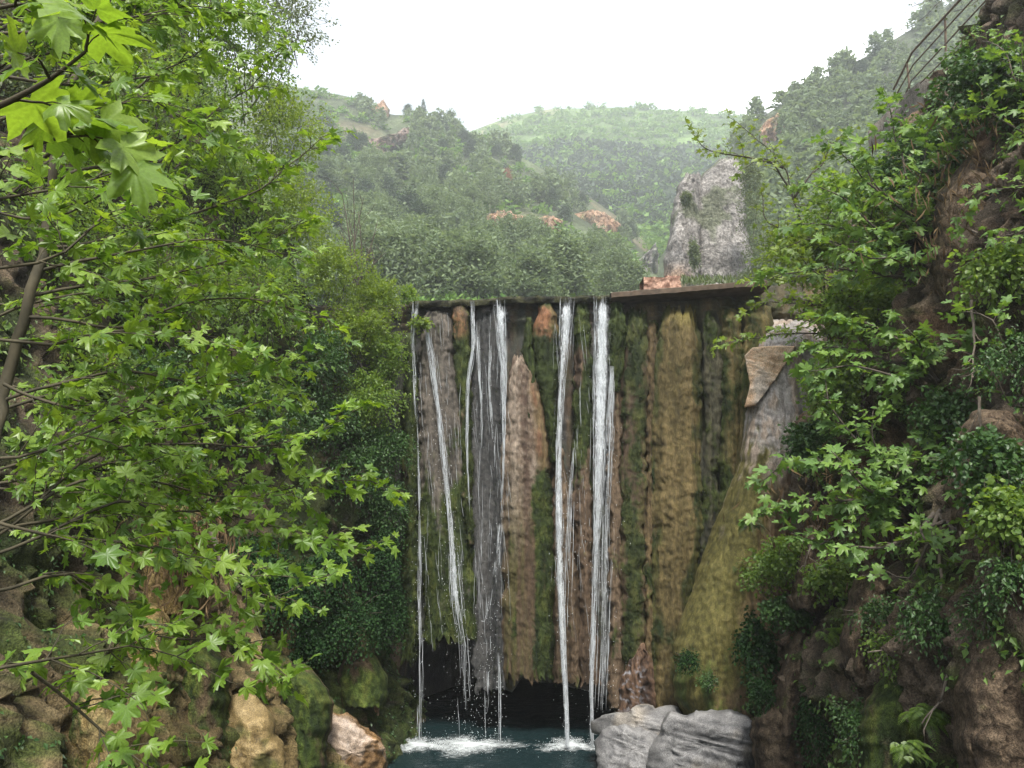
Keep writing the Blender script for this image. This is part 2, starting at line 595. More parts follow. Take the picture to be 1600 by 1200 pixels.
def cave():
    th = np.linspace(-0.05, math.pi + 0.05, 70)
    zz = np.linspace(-1.0, 5.0, 40)
    T, Z = np.meshgrid(th, zz)
    cx = P(805, 1000, 20.5)[0]
    V = np.stack([cx + 3.35 * np.cos(T) * -1, 20.75 + 5.2 * np.sin(T), Z], -1)
    V += 0.35 * fbm(sc3(V, .7, .7, .7), 4, 71)[..., None] * np.array([1, 1, 0])
    # roof
    n = len(zz)
    roof = []
    for s in (0.75, 0.4, 0.05):
        r = V[-1].copy()
        r[:, 0] = cx + (r[:, 0] - cx) * s
        r[:, 1] = 20.75 + (r[:, 1] - 20.75) * s
        roof.append(r[None])
    V = np.concatenate([V] + roof)
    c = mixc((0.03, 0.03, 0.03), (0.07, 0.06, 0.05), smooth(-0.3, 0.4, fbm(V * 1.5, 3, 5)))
    return build('cave_interior', V, grid_faces(V.shape[0], 70), M['wet'], dam, c)


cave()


MOSSY = []


def curtain(name, ctl, bulge=0.3, off=0.0, jag=0.25, colf=None, seed=0, mat='tufa', parent=dam, depth=None, flute=0.17, lump=0.045,
            edge=0.26, sides=2.0, cell=0.038, toptaper=0.35, label=None, cat=None, fine=0.03, under=0.8, bs=0.45, wobble=1.0, moss=True, ns=1.0, tight=0.5, topjag=0.0):
    """a hanging tufa curtain: ctl holds (py, left px, right px) from top to bottom"""
    ctl = np.array(ctl, float)
    y0, y1 = ctl[0, 0], ctl[-1, 0]
    sc = 20.0 / FPX
    nv = max(8, int((y1 - y0) * sc / cell))
    nu = max(8, int(np.max(ctl[:, 2] - ctl[:, 1]) * sc / cell) + 8)
    uu = np.sin(np.linspace(-1, 1, nu) * math.pi / 2 * 0.92) / math.sin(math.pi / 2 * 0.92)
    vv = np.linspace(0, 1, nv)
    U, T = np.meshgrid(uu, vv)
    jg = jag / sc * (0.6 * noise(np.stack([uu * np.max(ctl[:, 2] - ctl[:, 1]) * sc * 1.6, uu * 0 + seed, uu * 0], -1), seed)
                     + 0.7 * noise(np.stack([uu * np.max(ctl[:, 2] - ctl[:, 1]) * sc * 5, uu * 0 + seed, uu * 0], -1), seed + 1)) if jag else 0 * uu
    PY = y0 + (y1 - y0) * T + jg[None, :] * T ** 6
    L = np.interp(PY, ctl[:, 0], ctl[:, 1])
    Rr = np.interp(PY, ctl[:, 0], ctl[:, 2])
    wob = 3.5 * noise(np.stack([PY * 0.012, PY * 0 + seed * 3.1, PY * 0], -1), seed + 4)
    wl = wobble * (8 * noise(np.stack([PY * 0.02, PY * 0 + seed * 5.3, PY * 0], -1), seed + 5) + 5 * noise(np.stack([PY * 0.07, PY * 0 + seed * 2.3, PY * 0], -1), seed + 6))
    wr = wobble * (8 * noise(np.stack([PY * 0.02, PY * 0 + seed * 7.3, PY * 0], -1), seed + 7) + 5 * noise(np.stack([PY * 0.07, PY * 0 + seed * 4.3, PY * 0], -1), seed + 8))
    L = L + np.minimum(wl, 4); Rr = Rr + np.maximum(wr, -4)
    tt0 = (PY - y0) * sc
    wf = (1 - tight) + tight * np.sqrt(np.clip(tt0 / 0.9, 0, 1)) if tight else 1.0
    PX = (L + Rr) / 2 + (Rr - L) / 2 * wf * U + wob
    if topjag: PY = PY + topjag * (1 - T) ** 4 * noise(np.stack([U * 4, U * 0 + seed, U * 0], -1), seed + 2)
    base = YW(PX) if depth is None else np.interp(PY, depth[0], depth[1])
    prof = (1 - np.abs(U) ** sides) ** (1 / 2.0)
    tt = (PY - y0) * sc
    tap = np.sqrt(np.clip(tt / max(toptaper, 1e-3), 0, 1)) if toptaper else 1.0
    D = base + edge - (edge + off + bs * bulge * np.ones_like(U)) * prof * (0.25 + 0.75 * tap)
    V = P(PX, PY, D)
    amp = prof ** 0.7
    Q = V * ns
    fl = 0.7 * streaky(Q, seed + 50, 2.4, 0.10) + 0.55 * fbm(sc3(Q, 5.5, 3.3, 0.16), 3, seed + 55, 0.5, True) + 0.25 * streaky(Q, seed + 58, 14.0, 0.5)
    lm = fbm(sc3(Q, 4.0, 4.0, 1.1), 3, seed + 60)
    fn = fbm(sc3(Q, 12, 12, 8), 3, seed + 70)
    V[..., 1] -= amp * (flute * fl + lump * lm + fine * fn) / ns
    V[..., 0] += 0.04 * amp * noise(sc3(Q, 8, 8, 6), seed + 80) / ns
    if colf is None:
        c = np.tile(OCHRE, (nv, nu, 1))
    else:
        c = colf(U, T, PX, PY, V, fl, lm, fn)
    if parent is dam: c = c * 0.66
    if moss: MOSSY.append((V.reshape(-1, 3).copy(), c.reshape(-1, 3).copy()))
    extra, ce = [], []
    if under:
        for k, (dy, dz) in enumerate(((0.12, -0.03), (0.4, 0.02), (under, 0.12))):
            r = V[-1].copy()
            r[:, 1] += dy; r[:, 2] += dz
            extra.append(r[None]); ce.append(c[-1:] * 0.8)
        V = np.concatenate([V] + extra)
        c = np.concatenate([c] + ce)
    return build(name, V, grid_faces(V.shape[0], nu), M[mat], parent, c, label=label, cat=cat)


def moss_mix(c, amount, lm, fn, V, seed, dark=MOSSD, mid=MOSS, bright=MOSSB):
    n = fbm(sc3(V, 1.8, 1.8, 0.8), 4, seed) + 0.35 * fn + 0.25 * lm
    m = smooth(-0.22, 0.22, n + (np.asarray(amount) - 0.5) * 1.6)
    mc = ramp(fbm(sc3(V, 3.5, 3.5, 1.6), 3, seed + 9) + 0.5 * fn, [(-0.5, dark), (0.05, mid), (0.55, bright)])
    return mixc(c, mc, m)


def c_left(U, T, PX, PY, V, fl, lm, fn):
    c = ramp(fl + 0.4 * fn, [(-0.4, (0.03, 0.027, 0.022)), (0.0, (0.095, 0.083, 0.068)), (0.4, (0.20, 0.17, 0.14))])
    return moss_mix(c, 0.12 + 0.75 * smooth(640, 880, PY), lm, fn, V, 101)


def c_strip(U, T, PX, PY, V, fl, lm, fn):
    c = ramp(fl, [(-0.4, DKBROWN), (0.3, OLIVE)])
    return moss_mix(c, 0.8, lm, fn, V, 103)


def c_pillar(U, T, PX, PY, V, fl, lm, fn):
    c = ramp(fl + 0.3 * fn, [(-0.4, DKBROWN), (0.1, BROWN), (0.5, (0.22, 0.15, 0.10))])
    c = moss_mix(c, 0.78 - 0.7 * smooth(780, 960, PY), lm, fn, V, 107)
    o = smooth(30, 12, np.hypot(PX - 712, (PY - 506)))
    return mixc(c, ORANGE, o * 0.8 * smooth(-0.3, 0.2, fn + lm))


def c_orangetop(U, T, PX, PY, V, fl, lm, fn):
    c = ramp(fl + 0.5 * lm, [(-0.4, MOSSD), (0.3, MOSS * 0.8)])
    c = moss_mix(c, 0.5, lm, fn, V, 111, MOSSD * 0.8, MOSS * 0.7, MOSS)
    o = smooth(528, 508, PY + 16 * fn + 10 * lm) * smooth(476, 484, PY + 4 * fn)
    return mixc(c, mixc(ORANGE, OCHRE, smooth(0.0, 0.6, U + 0.5 * lm)), o)


def c_darkmoss(U, T, PX, PY, V, fl, lm, fn):
    c = ramp(fl + 0.5 * lm, [(-0.4, MOSSD), (0.4, MOSS)])
    return moss_mix(c, 0.5, lm, fn, V, 113)


def c_central(U, T, PX, PY, V, fl, lm, fn):
    c = ramp(fl + 0.9 * fn, [(-0.6, (0.13, 0.085, 0.062)), (0.0, (0.25, 0.185, 0.135)), (0.5, (0.40, 0.32, 0.25))])
    ro = smooth(0.1, 0.6, U + 0.3 * lm) * smooth(560, 620, PY)
    c = mixc(c, mixc(OCHRE, ORANGE * 0.8, smooth(-0.2, 0.5, lm)), ro * 0.85)
    low = smooth(690, 900, PY + 60 * lm)
    c = mixc(c, mixc(BROWN, OLIVE, smooth(-0.3, 0.3, fl)), low)
    return moss_mix(c, np.clip(-0.35 + 1.0 * smooth(640, 800, PY) * smooth(-0.1, 0.5, U + 0.3 * fl) + 0.75 * low * smooth(-0.3, 0.2, fl), -0.4, 1), lm, fn, V, 117)


def c_brownlow(U, T, PX, PY, V, fl, lm, fn):
    c = ramp(fl + 0.4 * fn, [(-0.5, (0.05, 0.034, 0.02)), (0.0, (0.12, 0.08, 0.046)), (0.5, (0.22, 0.155, 0.10))])
    return moss_mix(c, 0.16, lm, fn, V, 121)


def c_mosspillar(U, T, PX, PY, V, fl, lm, fn):
    c = ramp(fl + 0.4 * fn, [(-0.5, (0.07, 0.045, 0.03)), (0.0, (0.15, 0.10, 0.062)), (0.5, (0.22, 0.15, 0.10))])
    b = np.exp(-(((PX - 902) / 12) ** 2 + ((PY - 575) / 45) ** 2))
    return moss_mix(c, 0.95 - 0.9 * smooth(640, 860, PY) - 0.9 * b, lm, fn, V, 123)


def c_green(U, T, PX, PY, V, fl, lm, fn):
    c = ramp(fl + 0.3 * fn, [(-0.5, DKBROWN), (0.1, BROWN), (0.5, OLIVE)])
    return moss_mix(c, 0.68 - 0.2 * smooth(0.3, 0.9, np.abs(U)), lm, fn, V, 127, MOSSD, (0.05, 0.068, 0.018), (0.10, 0.11, 0.028))


def c_seam(U, T, PX, PY, V, fl, lm, fn):
    c = ramp(fl + 0.4 * fn, [(-0.5, (0.055, 0.04, 0.02)), (0.1, (0.13, 0.09, 0.042)), (0.5, (0.22, 0.155, 0.075))])
    return moss_mix(c, 0.32, lm, fn, V, 129)


def c_ochre(U, T, PX, PY, V, fl, lm, fn):
    c = ramp(fl + 0.6 * fn, [(-0.6, (0.06, 0.048, 0.018)), (0.0, (0.14, 0.107, 0.040)), (0.55, (0.25, 0.185, 0.08))])
    c = mixc(c, np.array((0.24, 0.20, 0.05)), np.exp(-(((PX - 1075) / 22) ** 2 + ((PY - 490) / 18) ** 2)) * 0.8)
    return moss_mix(c, 0.16 + 0.50 * smooth(0.35, 0.95, np.abs(U + 0.2 * lm)) + 0.20 * smooth(800, 1000, PY), lm, fn, V, 131, MOSSD * 1.4, (0.075, 0.078, 0.02), (0.13, 0.12, 0.032))


def c_greyolive(U, T, PX, PY, V, fl, lm, fn):
    c = ramp(fl + 0.4 * fn, [(-0.5, (0.04, 0.04, 0.028)), (0.1, (0.085, 0.08, 0.05)), (0.5, (0.15, 0.135, 0.08))])
    return moss_mix(c, 0.38, lm, fn, V, 133)


def c_stripes(U, T, PX, PY, V, fl, lm, fn):
    c = ramp(fl * 1.3 + 0.3 * fn, [(-0.5, (0.05, 0.05, 0.02)), (0.1, (0.13, 0.115, 0.04)), (0.5, (0.24, 0.18, 0.07))])
    return moss_mix(c, 0.48, lm, fn, V, 137, MOSSD, MOSS, MOSSB)


def c_lump(U, T, PX, PY, V, fl, lm, fn):
    c = ramp(lm + 0.8 * fn, [(-0.6, (0.06, 0.035, 0.024)), (0.0, (0.16, 0.095, 0.058)), (0.5, (0.28, 0.17, 0.11))])
    sc_ = smooth(0.12, 0.35, fbm(sc3(V, 6, 6, 11), 3, 141)) * smooth(40, 15, np.hypot(PX - 983, (PY - 1072) * 0.7))
    return mixc(c, np.array((0.42, 0.42, 0.46)), sc_)


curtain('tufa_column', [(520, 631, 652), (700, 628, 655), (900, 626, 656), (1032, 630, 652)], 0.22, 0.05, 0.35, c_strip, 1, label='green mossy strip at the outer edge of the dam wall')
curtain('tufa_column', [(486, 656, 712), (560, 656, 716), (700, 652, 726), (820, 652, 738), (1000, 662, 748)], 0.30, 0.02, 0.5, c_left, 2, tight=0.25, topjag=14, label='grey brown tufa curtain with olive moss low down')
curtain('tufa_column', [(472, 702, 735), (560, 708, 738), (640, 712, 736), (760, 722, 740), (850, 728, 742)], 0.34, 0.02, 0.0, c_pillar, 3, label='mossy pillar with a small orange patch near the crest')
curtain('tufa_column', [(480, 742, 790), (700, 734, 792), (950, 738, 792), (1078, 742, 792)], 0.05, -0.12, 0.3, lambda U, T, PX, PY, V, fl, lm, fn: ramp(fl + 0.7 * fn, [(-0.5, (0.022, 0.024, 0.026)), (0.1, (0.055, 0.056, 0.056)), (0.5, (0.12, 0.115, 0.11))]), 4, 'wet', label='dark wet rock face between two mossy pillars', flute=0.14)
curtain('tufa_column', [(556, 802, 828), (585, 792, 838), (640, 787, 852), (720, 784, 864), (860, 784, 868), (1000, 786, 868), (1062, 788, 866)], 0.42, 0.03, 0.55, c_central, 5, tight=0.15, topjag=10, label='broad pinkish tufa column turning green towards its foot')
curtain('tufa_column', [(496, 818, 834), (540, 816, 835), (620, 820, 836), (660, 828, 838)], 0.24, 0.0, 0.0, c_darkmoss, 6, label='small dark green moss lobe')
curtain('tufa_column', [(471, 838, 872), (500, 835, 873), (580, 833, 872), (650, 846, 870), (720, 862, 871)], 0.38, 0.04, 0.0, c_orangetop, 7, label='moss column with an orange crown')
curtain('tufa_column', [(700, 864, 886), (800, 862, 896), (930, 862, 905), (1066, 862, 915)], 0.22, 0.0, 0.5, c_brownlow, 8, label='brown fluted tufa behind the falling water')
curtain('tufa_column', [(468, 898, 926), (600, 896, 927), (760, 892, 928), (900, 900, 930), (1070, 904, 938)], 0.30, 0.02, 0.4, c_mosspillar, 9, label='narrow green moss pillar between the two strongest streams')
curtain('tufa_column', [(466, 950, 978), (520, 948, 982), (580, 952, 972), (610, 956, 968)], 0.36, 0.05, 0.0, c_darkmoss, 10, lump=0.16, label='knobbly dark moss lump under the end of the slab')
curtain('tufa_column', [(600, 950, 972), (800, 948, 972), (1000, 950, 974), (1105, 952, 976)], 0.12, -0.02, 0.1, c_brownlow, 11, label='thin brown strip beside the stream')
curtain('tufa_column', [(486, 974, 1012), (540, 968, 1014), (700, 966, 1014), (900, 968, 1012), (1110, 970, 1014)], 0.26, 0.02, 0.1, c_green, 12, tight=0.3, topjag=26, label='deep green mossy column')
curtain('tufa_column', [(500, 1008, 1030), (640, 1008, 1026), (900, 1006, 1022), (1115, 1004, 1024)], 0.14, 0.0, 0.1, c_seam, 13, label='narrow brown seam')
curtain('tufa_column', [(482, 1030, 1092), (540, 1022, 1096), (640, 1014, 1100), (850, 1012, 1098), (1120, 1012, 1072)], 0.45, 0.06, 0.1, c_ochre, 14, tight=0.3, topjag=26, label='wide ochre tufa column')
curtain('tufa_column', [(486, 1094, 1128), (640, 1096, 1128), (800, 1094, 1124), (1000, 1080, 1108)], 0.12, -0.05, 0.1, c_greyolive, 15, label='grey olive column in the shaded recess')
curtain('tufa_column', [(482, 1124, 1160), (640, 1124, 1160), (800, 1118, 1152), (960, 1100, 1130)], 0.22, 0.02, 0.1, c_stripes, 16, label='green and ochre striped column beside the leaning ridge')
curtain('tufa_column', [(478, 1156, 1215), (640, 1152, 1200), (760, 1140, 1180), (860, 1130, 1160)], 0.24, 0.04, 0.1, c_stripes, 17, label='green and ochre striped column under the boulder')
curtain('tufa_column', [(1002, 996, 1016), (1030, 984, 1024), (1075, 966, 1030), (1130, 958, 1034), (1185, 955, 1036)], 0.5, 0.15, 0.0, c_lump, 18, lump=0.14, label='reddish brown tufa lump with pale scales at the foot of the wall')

# moss: countless tiny fronds on the green parts of the curtains
def fronds(name, src, n, size, mat, parent, thr, seed, label=None, cat=None, shape='oval', out=None):
    rg = np.random.default_rng(seed)
    Va = np.concatenate([a for a, b in src]); Ca = np.concatenate([b for a, b in src])
    g = Ca[:, 1] / (Ca[:, 0] + 1e-4)
    w = np.clip((g - thr) * 4, 0, 1)
    idx = rg.choice(len(Va), n, p=w / w.sum())
    p = Va[idx] + rg.normal(0, size * 0.5, (n, 3))
    o = np.array([0, -1.0, 0]) if out is None else out
    ax = unit(np.array([0, 0, -0.8]) + 0.6 * o + rg.normal(0, .5, (n, 3)))
    nr = o + np.array([0, 0, .7]) + rg.normal(0, .5, (n, 3))
    V, F = bake(LEAF[shape], p, frames(ax, nr), size * rg.uniform(.5, 1.4, n), np.zeros(n, int))
    return build(name, V, F, M[mat], parent, smooth_=False, kind='stuff', label=label, cat=cat)


LATER = []
LATER.append(lambda: fronds('moss', MOSSY_DAM, 36000, 0.038, 'moss', dam, 1.0, 1))


# crest slab: concrete ledge along the dry half of the crest
def ledge():
    px = np.linspace(955, 1205, 40)
    py = np.interp(px, [955, 1150, 1205], [457.5, 441.5, 437.5])
    d0 = YW(px) - 0.38
    a = P(px, py, d0)
    nz1 = 0.018 * noise(sc3(a, 4, 4, 4), 3)
    prof = [(0.0, 0.0), (0.0, -0.13), (0.35, -0.17), (1.6, -0.17), (1.6, 0.03), (0.05, 0.02), (0.0, 0.0)]
    rows = []
    for dy, dz in prof:
        r = a.copy(); r[:, 1] += dy + nz1; r[:, 2] += dz + 0.015 * noise(sc3(r, 6, 6, 6), 9)
        rows.append(r)
    V = np.array(rows).transpose(1, 0, 2)
    o = build('concrete_ledge', V, grid_faces(40, len(prof)), M['concrete'], dam, smooth_=False, label='weathered concrete ledge along the dry part of the crest')
    # end caps
    me = o.data
ledge()

MOSSY_DAM = list(MOSSY)
MOSSY.clear()

# thin overflowing lip along the wet half
def lip():
    px = np.linspace(640, 956, 80)
    py = TOPY(px) - 1 + 2.0 * noise(np.stack([px * .06, px * 0, px * 0], -1), 3)
    a = P(px, py, YW(px) - 0.05)
    rows = []
    for dy, dz in ((0.0, -0.2), (-0.05, -0.1), (-0.02, -0.02), (0.08, 0.0), (0.8, 0.0), (2.4, -0.05)):
        r = a.copy(); r[:, 1] += dy - 0.06 * noise(sc3(r, 2.5, 2, 2), 8); r[:, 2] += dz
        rows.append(r)
    V = np.array(rows).transpose(1, 0, 2)
    c = mixc((0.018, 0.018, 0.014), (0.06, 0.06, 0.03), smooth(-0.3, 0.3, fbm(V * 5, 3, 2)))
    V[..., 1] -= 0.10 * fbm(V * 4, 3, 6); V[..., 2] += 0.035 * fbm(sc3(V, 2.5, 2.5, 0), 3, 16)
    build('crest_lip', V, grid_faces(80, 6), M['cliff'], dam, c)
lip()

# stream feeding the falls, on the far side of the crest
X, Y = np.meshgrid(np.linspace(-6, 9, 40), np.linspace(21.6, 46, 40))
zc = P(800, 466, 20.2)[2]
build('upstream_water', np.stack([X, Y, 0 * X + zc - 0.06], -1), grid_faces(40, 40), M['pool'], kind='structure')

# ------------------------------------------------------------------ falling streams
def stream(path, width, n, label, seed, rad=(0.006, 0.016), drops=60, off0=0.30, off1=0.75, lead=0.0, seg=(0.6, 2.8)):
    """path: (px, py, width px, density) from crest to pool"""
    rg = np.random.default_rng(seed)
    pa = np.array(path, float)
    y0, y1 = pa[0, 1], pa[-1, 1]
    dens = pa[:, 3]
    base = P(pa[-1, 0], pa[-1, 1], YW(pa[-1, 0]) - off1)
    root = empty('waterfall', base, label, 'waterfall', 'white streams falling over the dam')
    b = Bag()
    tmax = (y1 - y0)
    cum = np.cumsum(np.interp(np.linspace(y0, y1, 200), pa[:, 1], dens * 1.0 + 1e-6)); cum /= cum[-1]
    # thin broken sheets of water
    for lay in range(3):
        m = max(20, int(tmax / 5)); nu = 9
        ys = np.linspace(y0 + 2, y1, m)
        cx = np.interp(ys, pa[:, 1], pa[:, 0]); w = np.interp(ys, pa[:, 1], pa[:, 2]) * (0.75, 1.15, 1.9)[lay] + (2.0, 2.0, 5.0)[lay]
        cx = cx + 1.5 * noise(np.stack([ys * 0.03, ys * 0 + lay * 9.1, ys * 0], -1), seed + 40 + lay)
        u = np.linspace(-0.5, 0.5, nu)
        PX = cx[:, None] + u[None] * w[:, None]; PYs = np.repeat(ys[:, None], nu, 1)
        t = (PYs - y0) / tmax
        D = YW(PX) - off0 - (off1 - off0) * t ** 0.8 + 0.10 * (2 * u[None]) ** 2 - 0.07 * lay
        Vs = P(PX, PYs, D)
        Vs[..., 1] -= 0.05 * fbm(sc3(Vs, 9, 9, 2.2), 2, seed + lay)
        Vs[..., 0] += 0.02 * fbm(sc3(Vs, 9, 9, 5), 2, seed + lay + 5)
        e = (np.interp(ys, pa[:, 1], dens) * (0.45 + 0.55 * smooth(y0 + 1, y0 + 22, ys)))[:, None] * (1 - np.abs(2 * u[None]) ** 2.5)
        cc = np.repeat(np.clip(e ** 1.3 * (0.60, 0.50, 0.38)[lay], 0, 0.9)[..., None], 3, -1)
        build('water_sheet', Vs, grid_faces(m, nu), M['sheet'], root, cc)
    for _ in range(int(n * 0.40)):
        L = rg.uniform(*seg) * FPX / 20.0
        yc = np.interp(rg.random(), cum, np.linspace(y0, y1, 200))
        ya, yb = max(y0, yc - L / 2), min(y1, yc + L / 2)
        if yb - ya < 10: continue
        m = max(6, int((yb - ya) / 14))
        ys = np.linspace(ya, yb, m)
        u = np.clip(rg.normal(0, 0.28), -0.5, 0.5)
        cx = np.interp(ys, pa[:, 1], pa[:, 0]); w = np.interp(ys, pa[:, 1], pa[:, 2])
        xs = cx + u * w + 1.2 * noise(np.stack([ys * 0.05, ys * 0 + rg.random() * 90, ys * 0], -1), seed)
        t = (ys - y0) / tmax
        d = YW(xs) - off0 - (off1 - off0) * t ** 0.8 - 0.08 * rg.random()
        r = 0.62 * rg.uniform(*rad) * np.sin(np.linspace(0.08, math.pi - 0.08, m)) ** 0.6
        r = r * (0.7 + 0.6 * np.abs(noise(np.stack([ys * 0.11, ys * 0 + rg.random() * 50, ys * 0], -1), seed + 1)) * 2)
        b.tube(P(xs, ys, d), r, 4)
    V, F = b.get()
    build('falling_water', V, F, M['falls'], root, kind='stuff')
    if drops:
        # drops: small octahedra
        ys = y0 + (y1 - y0) * rg.random(drops) ** 0.6
        cx = np.interp(ys, pa[:, 1], pa[:, 0]); w = np.interp(ys, pa[:, 1], pa[:, 2]) + 5
        xs = cx + rg.normal(0, 0.55, drops) * w
        t = (ys - y0) / tmax
        c = P(xs, ys, YW(xs) - off0 - (off1 - off0) * t + rg.normal(0, 0.08, drops))
        octa = np.array([(1, 0, 0), (-1, 0, 0), (0, 1, 0), (0, -1, 0), (0, 0, 1.8), (0, 0, -1.8)], float)
        of = np.array([(0, 2, 4), (2, 1, 4), (1, 3, 4), (3, 0, 4), (2, 0, 5), (1, 2, 5), (3, 1, 5), (0, 3, 5)])
        s = rg.uniform(0.003, 0.008, drops)
        V = (c[:, None] + octa[None] * s[:, None, None]).reshape(-1, 3)
        F = (of[None] + 6 * np.arange(drops)[:, None, None]).reshape(-1, 3)
        build('water_drops', V, F, M['foam'], root, kind='stuff')
    return root


stream([(652, 470, 14, 1.2), (645, 530, 8, 1), (649, 600, 8, 1), (654, 700, 5, .7), (655, 820, 3, .4), (655, 900, 7, 1), (656, 1000, 9, .9), (655, 1160, 12, .5)], 8, 110, 'slender outermost stream beside the green bushes', 1, drops=160)
stream([(664, 500, 6, .8), (676, 570, 12, 1), (685, 640, 8, 1), (697, 740, 9, 1.1), (706, 840, 12, 1.2), (712, 940, 18, 1.2), (722, 1000, 22, .6), (730, 1150, 26, .35)], 12, 190, 'slanting stream that spreads to a thin spray on olive tufa', 2, drops=420)
stream([(738, 470, 10, 1.2), (740, 540, 9, 1), (731, 600, 5, 1), (729, 680, 4, 1), (731, 742, 3, .6), (734, 800, 2, .15)], 6, 80, 'short stream that fades halfway down the dark rock', 3, drops=20, off1=0.5)
stream([(745, 500, 8, .8), (748, 560, 6, .8), (752, 640, 3, .5), (752, 700, 3, .2)], 6, 26, 'faint trickle next to the short stream', 13, drops=10, off1=0.45)
stream([(781, 468, 20, 1.5), (784, 520, 18, 1.2), (787, 580, 9, 1), (787, 650, 6, 1), (786, 730, 4, .4), (784, 815, 3, .3)], 12, 110, 'forked stream dropping beside the pinkish column', 4, drops=20, off1=0.55)
stream([(767, 540, 4, 1), (765, 600, 4, 1), (769, 690, 3, .7)], 4, 18, 'thread of water on the dark face under the crest', 14, drops=6, off1=0.5)
stream([(782, 818, 5, 1.2), (777, 870, 9, 1), (772, 930, 14, .8), (764, 980, 18, .6), (762, 1040, 16, .5), (765, 1160, 18, .5)], 9, 60, 'broken splashing stream thrown off the dark face', 5, drops=260, off0=0.5, off1=0.9, seg=(0.25, 0.8))
stream([(780, 1020, 4, 1), (781, 1080, 4, 1), (781, 1158, 5, .8)], 5, 26, 'thin thread that falls straight into the pool before the cave', 15, drops=40, off0=0.8, off1=0.9)
stream([(886, 465, 26, 1.4), (882, 530, 22, 1.2), (877, 600, 11, 1.1), (874, 680, 9, 1.2), (873, 780, 10, 1.4), (875, 900, 12, 1.4), (879, 1000, 10, 1.4), (884, 1090, 8, 1.3), (886, 1168, 10, 1.3)], 14, 300, 'bright stream left of the narrow moss pillar', 6, drops=90, off1=0.85)
stream([(896, 700, 4, .8), (889, 780, 16, 1), (886, 880, 18, .7), (884, 980, 14, .3)], 10, 60, 'pale side veil splashing off brown tufa', 16, drops=60, off0=0.42, off1=0.6)
stream([(941, 463, 26, 1.4), (941, 520, 24, 1.4), (939, 600, 24, 1.5), (937, 700, 20, 1.4), (934, 800, 15, 1.2), (929, 930, 8, 1.1), (924, 1080, 7, 1.2), (925, 1165, 9, 1.1)], 20, 340, 'strongest white stream right of the narrow moss pillar', 7, drops=120, off1=0.85)
stream([(956, 572, 6, 1.2), (953, 680, 14, 1), (948, 800, 18, 1), (946, 920, 20, 1), (944, 1020, 22, .9), (940, 1110, 24, .5)], 16, 190, 'wide pale veil beside the strongest stream', 17, drops=160, off0=0.40, off1=0.75, rad=(0.005, 0.012))


# thin rivulets running over the wet rock
def trickles():
    rg = np.random.default_rng(8)
    b = Bag()
    for _ in range(230):
        x = rg.choice([rg.uniform(655, 725), rg.uniform(738, 795), rg.uniform(862, 960)])
        ya = rg.uniform(480, 940); L = rg.uniform(12, 90)
        m = 7
        ys = np.linspace(ya, ya + L, m)
        xs = x + (ys - ya) * rg.uniform(-.06, .14) + 1.5 * noise(np.stack([ys * .06, ys * 0 + rg.random() * 60, ys * 0], -1), 3)
        b.tube(P(xs, ys, YW(xs) - 0.17 - 0.09 * rg.random()), rg.uniform(.002, .0055) * np.sin(np.linspace(.1, 3.0, m)) ** .5, 4)
    V, F = b.get()
    build('trickles', V, F, M['falls'], dam, kind='stuff')
trickles()

# foam where the streams land
def mat_foamsheet():
    k = NT('foam_sheet')
    p = k.principled((0.78, 0.83, 0.85), 0.5, 0.4)
    tr = k.n('ShaderNodeBsdfTransparent')
    m2 = k.n('ShaderNodeMixShader')
    at = k.n('ShaderNodeAttribute', attribute_name='Col')
    sp = k.n('ShaderNodeSeparateColor')
    k.t.links.new(at.outputs['Color'], sp.inputs[0])
    n1 = k.noise(5.0, 6, 0.7, (1, 1.6, 1), 'Object', 1.0)
    v = k.math('ADD', k.math('MULTIPLY', n1, 0.8), k.math('MULTIPLY', sp.outputs[0], 0.55))
    k.set(m2.inputs[0], k.ramp(v, [(0.48, (0, 0, 0)), (0.68, (0.35,) * 3), (0.95, (0.92,) * 3)]))
    k.t.links.new(tr.outputs[0], m2.inputs[1]); k.t.links.new(p.outputs[0], m2.inputs[2])
    return k.done(m2.outputs[0])


M['foamsheet'] = mat_foamsheet()


